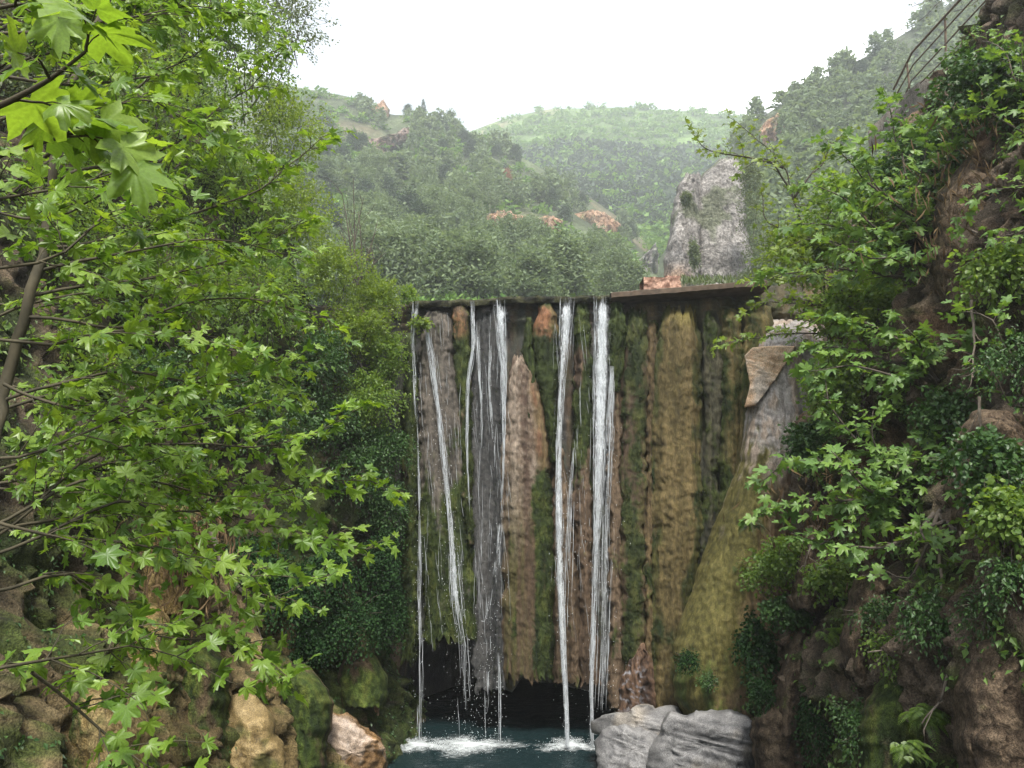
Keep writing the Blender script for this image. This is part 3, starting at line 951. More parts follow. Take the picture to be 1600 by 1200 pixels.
def foam(cx, cy, n, sx, sy, seed, label):
    rg = np.random.default_rng(seed)
    c = P(cx, cy, 19.45)
    a = np.linspace(0, 2 * math.pi, 41)
    r = np.linspace(0, 1, 16)
    A, RR = np.meshgrid(a, r)
    edge = 1 + 0.25 * np.sin(3 * A + seed) + 0.15 * np.sin(7 * A + 2 * seed)
    V = np.stack([c[0] + 2.0 * sx * RR * np.cos(A) * edge, c[1] + 2.0 * sy * RR * np.sin(A) * edge, 0 * A], -1)
    V[..., 2] = WATER + 0.035 + 0.05 * (1 - RR) ** 2 + 0.03 * fbm(V * 5, 3, seed) * (1 - RR)
    cc = np.repeat(np.clip(1 - RR ** 0.8, 0.002, 0.9)[..., None], 3, -1)
    root = build('foam', V, grid_faces(16, 41), M['foamsheet'], colors=cc, kind='stuff', label=label, cat='foam')
    q = rg.normal(0, 0.8, (n, 2)) * (sx, sy)
    k = np.hypot(q[:, 0] / sx, q[:, 1] / sy)
    octa = np.array([(1, 0, 0), (-1, 0, 0), (0, 1, 0), (0, -1, 0), (0, 0, 1.5), (0, 0, -1.5)], float)
    of = np.array([(0, 2, 4), (2, 1, 4), (1, 3, 4), (3, 0, 4), (2, 0, 5), (1, 2, 5), (3, 1, 5), (0, 3, 5)])
    s_ = rg.uniform(0.003, 0.007, n)
    ctr = np.stack([c[0] + q[:, 0], c[1] + q[:, 1], WATER + 0.05 + 0.35 * np.exp(-k * 1.5) * rg.random(n) ** 2], -1)
    V = (ctr[:, None] + octa[None] * s_[:, None, None]).reshape(-1, 3)
    F = (of[None] + 6 * np.arange(n)[:, None, None]).reshape(-1, 3)
    build('water_drops', V, F, M['foam'], root, kind='stuff')


foam(735, 1168, 500, 0.68, 0.42, 1, 'white foam where the outer streams hit the pool')
foam(655, 1176, 160, 0.45, 0.34, 2, 'patch of foam under the outermost stream')
foam(890, 1174, 300, 0.45, 0.32, 3, 'white foam under the two brightest streams beside the grey boulder')


# ------------------------------------------------------------------ cliffs
CLIFFS = {}


def cliff(name, side, xf, yr, zr, nY, nZ, colf, label, amp=0.55, seed=0, cat='cliff'):
    Yg, Zg = np.meshgrid(np.linspace(*yr, nY), np.linspace(*zr, nZ))
    Xg = xf(Yg, Zg)
    V = np.stack([Xg, Yg, Zg], -1)
    big = fbm(sc3(V, 0.45, 0.45, 0.36), 3, seed)
    mid = fbm(sc3(V, 1.3, 1.3, 0.8), 4, seed + 7, 0.55, True)
    drip = fbm(sc3(V, 2.6, 2.6, 0.55), 4, seed + 11)
    fine = fbm(sc3(V, 6, 6, 4), 3, seed + 13)
    led = fbm(sc3(V, 0.8, 0.8, 2.2), 4, seed + 29, 0.6, True)
    dsp = amp * (0.85 * big + 0.15 * mid + 0.75 * drip + 0.32 * fine + 0.30 * led + 0.13 * fbm(sc3(V, 14, 14, 10), 2, seed + 37))
    V[..., 0] -= side * dsp
    V[..., 1] -= 0.15 * amp * noise(sc3(V, 2, 2, 2), seed + 19)
    V[..., 2] += 0.25 * amp * noise(sc3(V, 1.2, 1.2, 1.2), seed + 23)
    c = colf(V, big, mid, drip, fine)
    CLIFFS[label] = (V.reshape(-1, 3), c.reshape(-1, 3))
    F = grid_faces(nZ, nY)
    if side < 0: F = F[:, ::-1]
    return build(name, V, F, M['cliff'], colors=c, label=label, cat=cat)


def xr(Y, Z):
    x = 4.35 + 0.31 * Z + 0.35 * np.sin(Z * 1.1 + Y * 0.5) + np.interp(Y, [-4, 6, 12, 17, 19.5], [0.0, 0.0, 0.1, 0.45, 0.75])
    return x


def cr(V, big, mid, drip, fine):
    c = ramp(drip + 0.5 * fine + 0.3 * mid, [(-0.5, (0.026, 0.021, 0.016)), (0.0, (0.076, 0.060, 0.043)), (0.45, (0.16, 0.122, 0.088))])
    rd = smooth(0.1, 0.5, fbm(sc3(V, .5, .5, .6), 3, 301))
    c = mixc(c, c * np.array((1.2, 0.97, 0.82)), rd)
    g = smooth(0.05, 0.4, fbm(sc3(V, 1.0, 1.0, 0.8), 4, 305) + 0.3 * fine + 0.25 * smooth(5, 0.5, V[..., 2]))
    return mixc(c, mixc(MOSSD, MOSS, smooth(-.3, .4, fine)), g * 0.75)


def xl(Y, Z):
    x = np.interp(Y, [-4, 6, 10, 14, 17, 19, 20.4, 22], [-5.2, -4.9, -4.7, -4.5, -4.15, -3.35, -2.95, -3.2])
    x = x - 0.05 * Z - 0.45 * np.maximum(Z - 7, 0) - 1.7 * smooth(3.0, 6.5, Z) * smooth(19, 15.5, Y) - 0.55 * np.exp(-((Z - 4.0) / 1.6) ** 2) * smooth(10, 14, Y)
    return x + 0.5 * smooth(3.0, 0.5, Z) * smooth(8, 12, Y)


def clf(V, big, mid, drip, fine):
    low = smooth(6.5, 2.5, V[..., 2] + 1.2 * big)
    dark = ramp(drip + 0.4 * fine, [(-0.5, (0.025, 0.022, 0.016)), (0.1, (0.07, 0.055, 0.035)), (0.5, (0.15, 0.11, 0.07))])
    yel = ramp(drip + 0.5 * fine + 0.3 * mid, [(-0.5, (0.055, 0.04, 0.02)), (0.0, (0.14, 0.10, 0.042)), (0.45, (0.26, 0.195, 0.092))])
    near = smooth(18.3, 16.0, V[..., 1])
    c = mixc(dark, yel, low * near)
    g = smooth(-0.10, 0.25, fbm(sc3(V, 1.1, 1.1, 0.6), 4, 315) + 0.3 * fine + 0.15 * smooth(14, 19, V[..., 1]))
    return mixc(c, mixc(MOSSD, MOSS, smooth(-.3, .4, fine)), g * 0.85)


cliff('cliff', 1, xr, (-4, 19.6), (-1.0, 16.2), 370, 240, cr, 'dark brown tufa cliff under the fig trees and the walkway', 0.62, 400)
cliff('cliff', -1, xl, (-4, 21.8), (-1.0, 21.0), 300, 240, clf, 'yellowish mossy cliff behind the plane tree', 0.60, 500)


# leaning ridge at the right end of the dam: bare pale rock above, yellow green moss below
def c_ridge(U, T, PX, PY, V, fl, lm, fn):
    c = ramp(fl * 0.6 + 0.6 * fn, [(-0.6, (0.046, 0.042, 0.012)), (0.0, (0.105, 0.094, 0.026)), (0.5, (0.168, 0.145, 0.046))])
    c = mixc(c, mixc(BROWN, (0.20, 0.13, 0.07), smooth(-.3, .3, lm)), smooth(-0.1, 0.55, U + 0.5 * lm + 0.25 * smooth(980, 1060, PY)))
    c = mixc(c, np.array((0.33, 0.27, 0.20)), smooth(0.15, 0.4, fbm(sc3(V, 2, 2, .5), 3, 333)) * smooth(900, 720, PY) * 0.7)
    low = smooth(990, 1060, PY)
    c = moss_mix(c, 0.05 + 0.45 * low, lm, fn, V, 331)
    lay = fbm(sc3(V @ np.array([[1, 0, 0.5], [0, 1, 0], [-0.5, 0, 1]]), 1.2, 1.2, 6), 4, 337, 0.6, True)
    stone = ramp(lay + 0.5 * fn, [(-0.6, (0.14, 0.127, 0.122)), (0.0, (0.28, 0.258, 0.245)), (0.5, (0.40, 0.37, 0.35))])
    stone = mixc(stone, np.array((0.36, 0.26, 0.18)), smooth(-0.1, 0.4, lm + 0.4 * fl) * 0.6)
    edge = 715 + 60 * lm + 50 * fl + 40 * U
    c = mixc(c, stone, smooth(edge + 18, edge - 18, PY))
    rust = smooth(0.55, 0.8, U + 0.25 * lm) * smooth(560, 620, PY)
    return mixc(c, np.array((0.15, 0.085, 0.055)), rust * 0.8)


curtain('tufa_ridge', [(498, 1206, 1280), (520, 1192, 1290), (545, 1180, 1295), (600, 1168, 1295), (650, 1163, 1290), (690, 1160, 1280), (740, 1148, 1265), (860, 1100, 1250), (980, 1060, 1245),
                       (1020, 1050, 1240), (1090, 1054, 1240), (1128, 1076, 1230), (1150, 1110, 1220)],
        0.60, 0.0, 0.25, c_ridge, 40, parent=None, depth=([490, 700, 800, 1000, 1150], [18.5, 18.05, 17.8, 17.3, 17.0]), flute=0.08, lump=0.07, edge=1.0,
        sides=2.4, toptaper=0.6, label='leaning ridge at the dam end, pale bare stone above and yellow green moss below', cat='rock', fine=0.035, under=0.9, bs=1.0, tight=0.0, topjag=14, wobble=0.5)


# ------------------------------------------------------------------ boulders: outline, distance and real thickness
def boulder(name, outline, depth, thick, colf, label, seed, mat='boulder', cat='boulder', rough=0.10, layers=0.0, nth=96, nr=26, parent=None,
            tilt=0.0, kind=None, scale=1.0, group=None, flat=0.55, facet=0.0, cuts=9, cutdepth=(0.5, 0.82), grow_=1.10):
    o = np.array(outline, float)
    c0 = o.mean(0)
    dd = o - c0
    th = np.arctan2(dd[:, 1], dd[:, 0]); r = np.hypot(dd[:, 0], dd[:, 1])
    k = np.argsort(th); th, r = th[k], r[k]
    th = np.concatenate([th - 2 * math.pi, th, th + 2 * math.pi]); r = np.tile(r, 3)
    a = np.linspace(-math.pi, math.pi, nth, endpoint=False)
    ra = np.interp(a, th, r)
    halves = []
    for s in (1, -1):
        rho = np.sin(np.linspace(0, math.pi / 2, nr))
        A, RH = np.meshgrid(a, rho)
        px = c0[0] + RH * ra[None] * np.cos(A); py = c0[1] + RH * ra[None] * np.sin(A)
        d = depth + tilt * (py - c0[1]) - s * thick * np.sqrt(np.clip(1 - RH ** 2, 0, 1)) ** flat
        halves.append(P(px, py, d))
    V = np.concatenate([halves[0], halves[1][::-1][1:]])
    ctr = V.reshape(-1, 3).mean(0)
    half = np.abs(V - ctr).reshape(-1, 3).max(0) + 1e-6
    if cuts:
        rgc = np.random.default_rng(seed + 500)
        rel = (V - ctr) / half * grow_
        for _ in range(cuts):
            pn = unit(rgc.normal(0, 1, 3) + np.array([0, -0.9, 0.35])); hh = rgc.uniform(*cutdepth)
            ex = np.maximum(0, rel @ pn - hh)
            rel = rel - 0.9 * ex[..., None] * pn
        V = ctr + rel * half
    n = unit((V - ctr) / half)
    q = V / scale
    big = fbm(q * 0.9, 3, seed)
    mid = fbm(q * 2.4, 4, seed + 3, 0.55, True)
    fine = fbm(q * 7, 3, seed + 5)
    lay = 0
    if layers:
        qq = q @ np.array([[1, 0, 0.22], [0, 1, 0.1], [-0.3, 0, 1]])
        lay = fbm(sc3(qq, 0.8, 0.8, 7.0), 4, seed + 8, 0.6, True)
    if facet:
        big = big + facet * (noise(np.floor(q * 2.2 + 0.4 * big[..., None]) + 0.37, seed + 31))
    V = V + n * (scale * rough * (1.2 * big + 0.7 * mid + 0.3 * fine + layers * lay))[..., None]
    col = colf(V, big, mid, fine, lay)
    nu = nth
    i = np.arange(V.shape[0] - 1)[:, None] * nu
    j = np.arange(nu)[None]; j2 = (np.arange(nu)[None] + 1) % nu
    F = np.stack([i + j, i + nu + j, i + nu + j2, i + j2], -1).reshape(-1, 4)
    return build(name, V, F, M[mat], parent, col, label=label, cat=cat, kind=kind, group=group)


def cgrey(V, big, mid, fine, lay):
    c = ramp(lay + 0.4 * fine, [(-0.45, (0.04, 0.04, 0.042)), (0.0, (0.12, 0.118, 0.12)), (0.5, (0.215, 0.21, 0.208))])
    return mixc(c, np.array((0.33, 0.27, 0.19)), smooth(0.15, 0.5, big) * 0.5)


def corange(V, big, mid, fine, lay):
    c = ramp(lay * 0.6 + 0.5 * fine, [(-0.5, (0.36, 0.22, 0.13)), (0.0, (0.55, 0.37, 0.235)), (0.5, (0.68, 0.52, 0.38))])
    return mixc(c, np.array((0.45, 0.42, 0.39)), smooth(0.05, 0.5, big + 0.3 * mid) * 0.7)


def cyellow(V, big, mid, fine, lay):
    c = ramp(mid * 0.6 + 0.5 * fine, [(-0.5, (0.08, 0.055, 0.022)), (0.0, (0.20, 0.14, 0.056)), (0.5, (0.32, 0.235, 0.11))])
    return mixc(c, mixc(MOSSD, MOSSB, smooth(-.3, .4, fine)), smooth(0.12, 0.45, fbm(V * 1.6, 3, 77)) * 0.7)


def cwetbrown(V, big, mid, fine, lay):
    c = ramp(mid * 0.6 + 0.5 * fine, [(-0.5, (0.06, 0.034, 0.016)), (0.0, (0.20, 0.115, 0.05)), (0.5, (0.36, 0.22, 0.11))])
    return mixc(c, np.array((0.36, 0.31, 0.27)), smooth(0.0, 0.45, big + 0.3 * fine) * 0.6)


def cmossy(V, big, mid, fine, lay):
    c = ramp(mid * 0.6 + 0.5 * fine, [(-0.5, (0.04, 0.03, 0.02)), (0.0, (0.12, 0.085, 0.05)), (0.5, (0.22, 0.16, 0.10))])
    return mixc(c, mixc(MOSSD, MOSS, smooth(-.3, .4, fine)), smooth(-0.1, 0.3, fbm(V * 1.6, 3, 79)) * 0.8)


def cbrown(V, big, mid, fine, lay):
    c = ramp(mid * 0.6 + 0.6 * fine, [(-0.5, (0.06, 0.036, 0.022)), (0.0, (0.15, 0.092, 0.054)), (0.5, (0.26, 0.17, 0.105))])
    return mixc(c, mixc(MOSSD, MOSS, smooth(-.3, .4, fine)), smooth(0.2, 0.5, fbm(V * 1.2, 3, 83)) * 0.6)


boulder('boulder', [(932, 1128), (950, 1120), (985, 1122), (1020, 1112), (1052, 1106), (1062, 1135), (1050, 1160), (990, 1150), (938, 1148)], 17.6, 1.0, cgrey,
        'pale grey layered boulder lying highest of the three by the pool', 1, layers=0.8, rough=0.08, flat=0.35, cuts=12)
boulder('boulder', [(935, 1160), (950, 1146), (990, 1142), (1040, 1150), (1050, 1190), (1040, 1240), (960, 1240), (940, 1185)], 17.0, 0.9, cgrey,
        'pale grey rounded boulder at the water edge below the layered one', 2, layers=0.8, rough=0.08, flat=0.35, cuts=12)
boulder('boulder', [(1024, 1200), (1035, 1150), (1052, 1118), (1075, 1125), (1120, 1118), (1150, 1122), (1180, 1150), (1215, 1190), (1220, 1250), (1040, 1250)], 16.3, 1.2, cgrey,
        'large grey boulder with dark cracks under the mossy ridge', 3, layers=0.9, rough=0.08, flat=0.35, cuts=12)
def plate(outline, depth, thick, tilt, colf, label, seed):
    """an angular slab of rock with crisp corners"""
    o = np.array(outline, float)
    pts = []
    for k in range(len(o)):
        a, b = o[k], o[(k + 1) % len(o)]
        m = max(4, int(np.hypot(*(b - a)) / 1.6))
        pts.append(a + (b - a) * (np.arange(m) / m)[:, None])
    q = np.concatenate(pts)
    c = q.mean(0)
    rings = [(1.0, thick), (1.0, thick * 0.5), (1.0, 0.05), (0.975, 0.0)] + [(r, 0.0) for r in np.linspace(0.93, 0.0, 22)]
    V = []
    for r, d in rings:
        xy = c + (q - c) * r
        V.append(P(xy[:, 0], xy[:, 1], depth + d + tilt[0] * (xy[:, 0] - c[0]) + tilt[1] * (xy[:, 1] - c[1])))
    V = np.array(V)
    big, mid, fine = fbm(V * 1.1, 3, seed), fbm(V * 2.6, 4, seed + 3, 0.55, True), fbm(V * 8, 3, seed + 5)
    lay = fbm(sc3(V @ np.array([[1, 0, 0.35], [0, 1, 0], [-0.35, 0, 1]]), 0.9, 0.9, 6.0), 4, seed + 8, 0.6, True)
    V[..., 1] -= 0.05 * big + 0.035 * mid + 0.012 * fine + 0.03 * lay
    V[..., 0] += 0.015 * fine
    col = colf(V, big, mid, fine, lay)
    n = len(q)
    i_ = np.arange(len(rings) - 1)[:, None] * n
    jj = np.arange(n)[None]; j2 = (np.arange(n)[None] + 1) % n
    F = np.stack([i_ + jj, i_ + n + jj, i_ + n + j2, i_ + j2], -1).reshape(-1, 4)
    return build('boulder', V, F, M['boulder'], colors=col, label=label, cat='boulder')


plate([(1163, 556), (1176, 543), (1210, 540), (1243, 541), (1232, 562), (1213, 590), (1192, 618), (1180, 634), (1163, 637), (1172, 600)], 17.72, 0.9, (-0.004, 0.001), corange,
      'pale orange angular boulder perched beside the dam crest', 4)
boulder('boulder', [(496, 1150), (505, 1128), (525, 1115), (560, 1140), (585, 1155), (594, 1180), (590, 1230), (490, 1230)], 17.2, 0.8, cwetbrown,
        'wet brown boulder at the pool edge below the dark hollow', 7, 'wetboulder', rough=0.12, layers=0.3)
boulder('boulder', [(362, 1100), (385, 1092), (405, 1105), (425, 1150), (445, 1185), (450, 1250), (340, 1250), (352, 1180)], 13.4, 0.7, cyellow,
        'smooth yellowish boulder under the hanging plane leaves', 8, rough=0.07, layers=0.4, flat=0.3, cuts=14)
boulder('boulder', [(555, 1100), (572, 1088), (590, 1100), (588, 1118), (565, 1122)], 18.8, 0.3, cwetbrown, 'small reddish stone above the wet brown boulder', 14, rough=0.06)
# tufa lobes standing out of the right cliff
def c_lobe(U, T, PX, PY, V, fl, lm, fn):
    c = ramp(fl * 0.6 + 0.7 * fn + 0.3 * lm, [(-0.6, (0.028, 0.020, 0.014)), (0.0, (0.085, 0.06, 0.04)), (0.5, (0.165, 0.12, 0.08))])
    return moss_mix(c, 0.12, lm, fn, V, 351)


def c_lobemoss(U, T, PX, PY, V, fl, lm, fn):
    c = ramp(fl * 0.6 + 0.7 * fn + 0.3 * lm, [(-0.6, (0.045, 0.032, 0.02)), (0.0, (0.11, 0.078, 0.045)), (0.5, (0.20, 0.145, 0.085))])
    return moss_mix(c, 0.6, lm, fn, V, 353)


def lobe(ctl, d, label, colf, seed, bulge=0.5, jag=0.15, **kw):
    kw.setdefault('lump', 0.13)
    y0, y1 = ctl[0][0], ctl[-1][0]
    return curtain('tufa_lobe', ctl, bulge, 0.0, jag, colf, seed, 'cliff', None, ([y0, y1], [d + 0.25, d - 0.1]), flute=0.14, edge=0.7, sides=2.0,
                   toptaper=0.5, label=label, cat='rock', fine=0.05, under=0.7, bs=1.0, cell=0.05)


lobe([(960, 1540, 1690), (1010, 1498, 1700), (1080, 1482, 1710), (1160, 1494, 1710), (1270, 1500, 1710)], 8.7, 'reddish brown crumbling tufa mass below the hanging roots', c_lobe, 61)
lobe([(868, 1345, 1388), (920, 1326, 1396), (1000, 1312, 1392), (1068, 1334, 1372)], 12.2, 'brown drooping tufa lobe in the middle of the cliff', c_lobe, 62)
lobe([(965, 1248, 1270), (1010, 1224, 1276), (1090, 1208, 1266), (1150, 1214, 1246)], 14.6, 'tan fluted tufa lobe next to the mossy ridge', c_lobe, 63)
lobe([(1090, 1190, 1250), (1130, 1172, 1275), (1190, 1180, 1300), (1290, 1200, 1320)], 14.6, 'brown earthy tufa slope behind the grey boulders', c_lobe, 64)
lobe([(880, 1424, 1462), (920, 1418, 1470), (968, 1428, 1462)], 11.0, 'small tan tufa knob behind hanging fig leaves', c_lobe, 65, 0.3)
lobe([(1040, 1370, 1480), (1110, 1345, 1492), (1180, 1340, 1495), (1290, 1340, 1500)], 10.8, 'dark moss covered tufa mound behind the fern', c_lobemoss, 66)
lobe([(820, 1255, 1290), (880, 1240, 1310), (950, 1236, 1300)], 14.2, 'tan tufa ledge hanging beside the ridge under fig leaves', c_lobe, 67, 0.4)
lobe([(640, 1500, 1600), (760, 1480, 1640), (880, 1490, 1660), (960, 1520, 1640)], 9.8, 'dark brown overhang on the shaded cliff', c_lobe, 68)
lobe([(250, 1490, 1560), (330, 1460, 1600), (420, 1450, 1620), (480, 1470, 1600)], 12.0, 'bare brown tufa bulge under the fresh green branches', c_lobe, 69)
# tufa lobes of the left bank
def c_yel(U, T, PX, PY, V, fl, lm, fn):
    c = ramp(fl * 0.6 + 0.7 * fn + 0.3 * lm, [(-0.6, (0.08, 0.056, 0.022)), (0.0, (0.21, 0.15, 0.058)), (0.5, (0.36, 0.27, 0.125))])
    return moss_mix(c, 0.42, lm, fn, V, 355, MOSSD * 1.3, MOSS, MOSSB)


lobe([(1000, 285, 345), (1060, 262, 362), (1130, 250, 360), (1270, 245, 360)], 12.6, 'knobbly moss covered tufa mound beside the yellow boulder', c_lobemoss, 71)
lobe([(940, 195, 262), (990, 170, 285), (1060, 168, 280), (1110, 185, 262)], 11.9, 'yellow tufa block half hidden by plane twigs', c_yel, 72)
lobe([(790, 225, 330), (850, 200, 345), (920, 205, 340), (960, 225, 310)], 12.8, 'tan overhanging tufa block draped with dry stalks', c_yel, 73)
lobe([(1040, 430, 500), (1100, 432, 520), (1180, 440, 510), (1270, 440, 515)], 15.6, 'dark mossy tufa foot between the yellow and the wet brown boulder', c_lobemoss, 74)
lobe([(1010, 520, 590), (1060, 510, 610), (1105, 530, 600)], 18.0, 'dark tufa overhang above the wet brown boulder', c_lobemoss, 75)
lobe([(1060, 90, 200), (1130, 60, 240), (1200, 60, 250), (1280, 60, 250)], 9.8, 'yellowish crumbling tufa bank among low twigs', c_yel, 76)


# ------------------------------------------------------------------ hills
FAR_SH = []


class Hill:
    def __init__(self, name, ridge, base, d0, d1, px0, px1, pw=0.8, relief=3.0, seed=0, col=(0.07, 0.088, 0.04), nU=150, nT=70):
        self.ridge = np.array(ridge, float); self.base = base; self.d0, self.d1, self.pw = d0, d1, pw
        self.relief, self.seed = relief, seed
        px = np.linspace(px0, px1, nU)
        t = np.linspace(0, 1, nT)
        Xp, T = np.meshgrid(px, t)
        V = self.at(Xp, T)
        back = []
        for k in range(1, 8):
            r = V[-1].copy()
            f = 1 + 0.05 * k
            r[:, :2] = r[:, :2] * f
            r[:, 2] -= 0.012 * self.d1 * k ** 1.5
            back.append(r[None])
        V = np.concatenate([V] + back)
        n = fbm(V * 0.03, 4, seed + 5)
        c = mixc(np.array(col) * 0.75, np.array(col) * 1.25, smooth(-.4, .4, n))
        c = mixc(c, np.array((0.20, 0.15, 0.10)), smooth(0.3, 0.55, fbm(V * 0.02, 4, seed + 9)) * 0.5)
        build(name, V, grid_faces(V.shape[0], nU), M['terrain'], colors=c, kind='structure')

    def at(self, px, t):
        py1 = np.interp(px, self.ridge[:, 0], self.ridge[:, 1])
        py = self.base + (py1 - self.base) * np.asarray(t) ** self.pw
        d = self.d0 + (self.d1 - self.d0) * np.asarray(t) ** 1.3
        V = P(px, py, d)
        n = fbm(np.stack([V[..., 0] * 0.02, V[..., 1] * 0.02, 0 * V[..., 0]], -1), 4, self.seed)
        V[..., 2] += self.relief * n * np.clip(np.asarray(t) * 4, 0, 1) * np.clip((1 - np.asarray(t)) * 3, 0.05, 1) * d / 100
        return V

    def t_of(self, px, py):
        py1 = np.interp(px, self.ridge[:, 0], self.ridge[:, 1])
        f = np.clip((self.base - py) / (self.base - py1), 0, 1)
        return f ** (1 / self.pw)


back = Hill('hill', [(300, 260), (640, 250), (735, 206), (790, 185), (860, 170), (930, 168), (1000, 168), (1080, 174), (1140, 180), (1220, 186), (1400, 190), (1700, 200)],
            520, 150, 430, 380, 1560, 0.75, 3.0, 3, (0.085, 0.13, 0.042))
left = Hill('hill', [(100, 60), (380, 112), (470, 138), (540, 150), (590, 166), (612, 180), (660, 178), (700, 190), (735, 207), (800, 238), (880, 280), (960, 335), (1040, 395), (1110, 440), (1500, 500)],
            560, 48, 215, 60, 1300, 0.85, 2.5, 4, (0.075, 0.092, 0.048))
right = Hill('hill', [(1020, 420), (1080, 330), (1140, 235), (1180, 190), (1240, 150), (1300, 118), (1360, 84), (1420, 48), (1500, -5), (1600, -70), (1800, -200)],
             520, 62, 150, 1030, 1800, 0.85, 2.0, 5, (0.075, 0.09, 0.055))


# ------------------------------------------------------------------ vegetation kit
def leaf_from(angles, radii, curve=0.25, fold=0.15, crease=0.06, ripple=0.05, seed=0, hi=False):
    rg = np.random.default_rng(seed)
    a = np.array(angles, float); r = np.array(radii, float)
    aa = np.concatenate([a, 360 - a[-2:0:-1]]); rr = np.concatenate([r, r[-2:0:-1]])
    rr = rr * rg.uniform(0.86, 1.12, len(rr))
    aa = aa + rg.uniform(-3.5, 3.5, len(aa)) * (aa > 1)
    th = np.radians(aa)
    x = rr * np.sin(th); y = rr * np.cos(th)
    z = -curve * (rr ** 2) * 0.6 + fold * np.abs(x) - curve * 0.3 * np.maximum(y, 0) ** 2
    z = z + rg.normal(0, ripple * 1.4, len(x)) * rr + rg.normal(0, 0.18) * x * np.abs(y) + rg.normal(0, 0.12) * x
    V = np.concatenate([[[0, 0, 0]], np.stack([x, y, z], -1)])
    n = len(x)
    if hi:
        V = [np.zeros((1, 3))]
        for q in (0.35, 0.7, 1.0):
            zz = z * q ** 2 + 0.035 * np.cos(np.radians(aa) * 7.5) * (1 - q) * q * 4 * 0.4
            V.append(np.stack([x * q, y * q, zz], -1))
        V = np.concatenate(V)
        F = [(0, 1 + (i + 1) % n, 1 + i) for i in range(n)]
        for k in range(2):
            a_, b_ = 1 + k * n, 1 + (k + 1) * n
            for i in range(n):
                j = (i + 1) % n
                F += [(a_ + i, a_ + j, b_ + j), (a_ + i, b_ + j, b_ + i)]
        return V, np.array(F)
    F = np.array([(0, 1 + (i + 1) % n, 1 + i) for i in range(n)])
    return V, F


PL_A = [0, 7, 10, 18, 30, 40, 47, 54, 62, 66, 82, 94, 103, 118, 128, 150, 180]
PL_R = [1.0, .84, .86, .68, .48, .68, .74, .94, .74, .70, .46, .62, .74, .54, .46, .30, .10]
FG_A = [0, 10, 20, 30, 38, 48, 56, 66, 78, 90, 102, 116, 135, 160, 180]
FG_R = [1.0, .96, .78, .48, .56, .86, .92, .76, .46, .58, .70, .62, .50, .36, .10]
LEAF = {
    'plane': [leaf_from(PL_A, PL_R, c, f, seed=s) for s, (c, f) in enumerate(((0.22, 0.12), (0.38, 0.05), (0.12, 0.22), (0.5, -0.05), (0.3, 0.3), (0.6, 0.1), (0.05, 0.1), (0.4, 0.4)))],
    'fig': [leaf_from(FG_A, FG_R, c, f, seed=s + 9) for s, (c, f) in enumerate(((0.3, 0.1), (0.45, 0.0), (0.2, 0.2), (0.55, 0.15), (0.1, 0.3)))],
    'oval': [(np.array([(0, 0, 0), (.30, .42, .10), (0, 1, -.12), (-.30, .42, .10)], float), np.array([(0, 1, 2), (0, 2, 3)]))],
    'round': [(np.array([(0, 0, 0), (.42, .25, .10), (.34, .75, .05), (0, 1, -.12), (-.34, .75, .05), (-.42, .25, .10), (0, .5, 0)], float),
               np.array([(0, 1, 6), (1, 2, 6), (2, 3, 6), (3, 4, 6), (4, 5, 6), (5, 0, 6)]))],
    'stalk': [(np.array([(0, 0, 0), (.010, .5, .05), (0.012, 1, -.1), (-.010, .5, .05)], float), np.array([(0, 1, 2), (0, 2, 3)]))],
    'narrow': [(np.array([(0, 0, 0), (.12, .4, .04), (0, 1, -.15), (-.12, .4, .04)], float), np.array([(0, 1, 2), (0, 2, 3)]))],
}


def frames(axis, normal):
    y = unit(axis)
    z = normal - (normal * y).sum(-1, keepdims=True) * y
    z = unit(z)
    x = np.cross(y, z)
    return np.stack([x, y, z], -1)        # columns


def bake(shapes, pos, rot, size, which):
    vs, ts, n = [], [], 0
    for k, (lv, lf) in enumerate(shapes):
        m = which == k
        if not m.any(): continue
        V = pos[m][:, None] + size[m][:, None, None] * np.einsum('nij,vj->nvi', rot[m], lv)
        F = lf[None] + (np.arange(m.sum()) * len(lv))[:, None, None] + n
        vs.append(V.reshape(-1, 3)); ts.append(F.reshape(-1, 3)); n += V.shape[0] * V.shape[1]
    return np.concatenate(vs), np.concatenate(ts)


LEAF_HI = {
    'plane': [leaf_from(PL_A, PL_R, c, f, seed=s, hi=True) for s, (c, f) in enumerate(((0.22, 0.12), (0.38, 0.05), (0.12, 0.22), (0.5, -0.05), (0.3, 0.3), (0.6, 0.1), (0.05, 0.1), (0.4, 0.4)))],
    'fig': [leaf_from(FG_A, FG_R, c, f, seed=s + 9, hi=True) for s, (c, f) in enumerate(((0.3, 0.1), (0.45, 0.0), (0.2, 0.2), (0.55, 0.15), (0.1, 0.3)))],
}
_shared = {}


def shared_leaf(kind, k, mat):
    key = (kind, k, mat)
    if key not in _shared:
        lv, lf = LEAF_HI[kind][k]
        me = raw_mesh('leaf', lv, lf, None, True)
        me.materials.append(M[mat])
        _shared[key] = me
    return _shared[key]


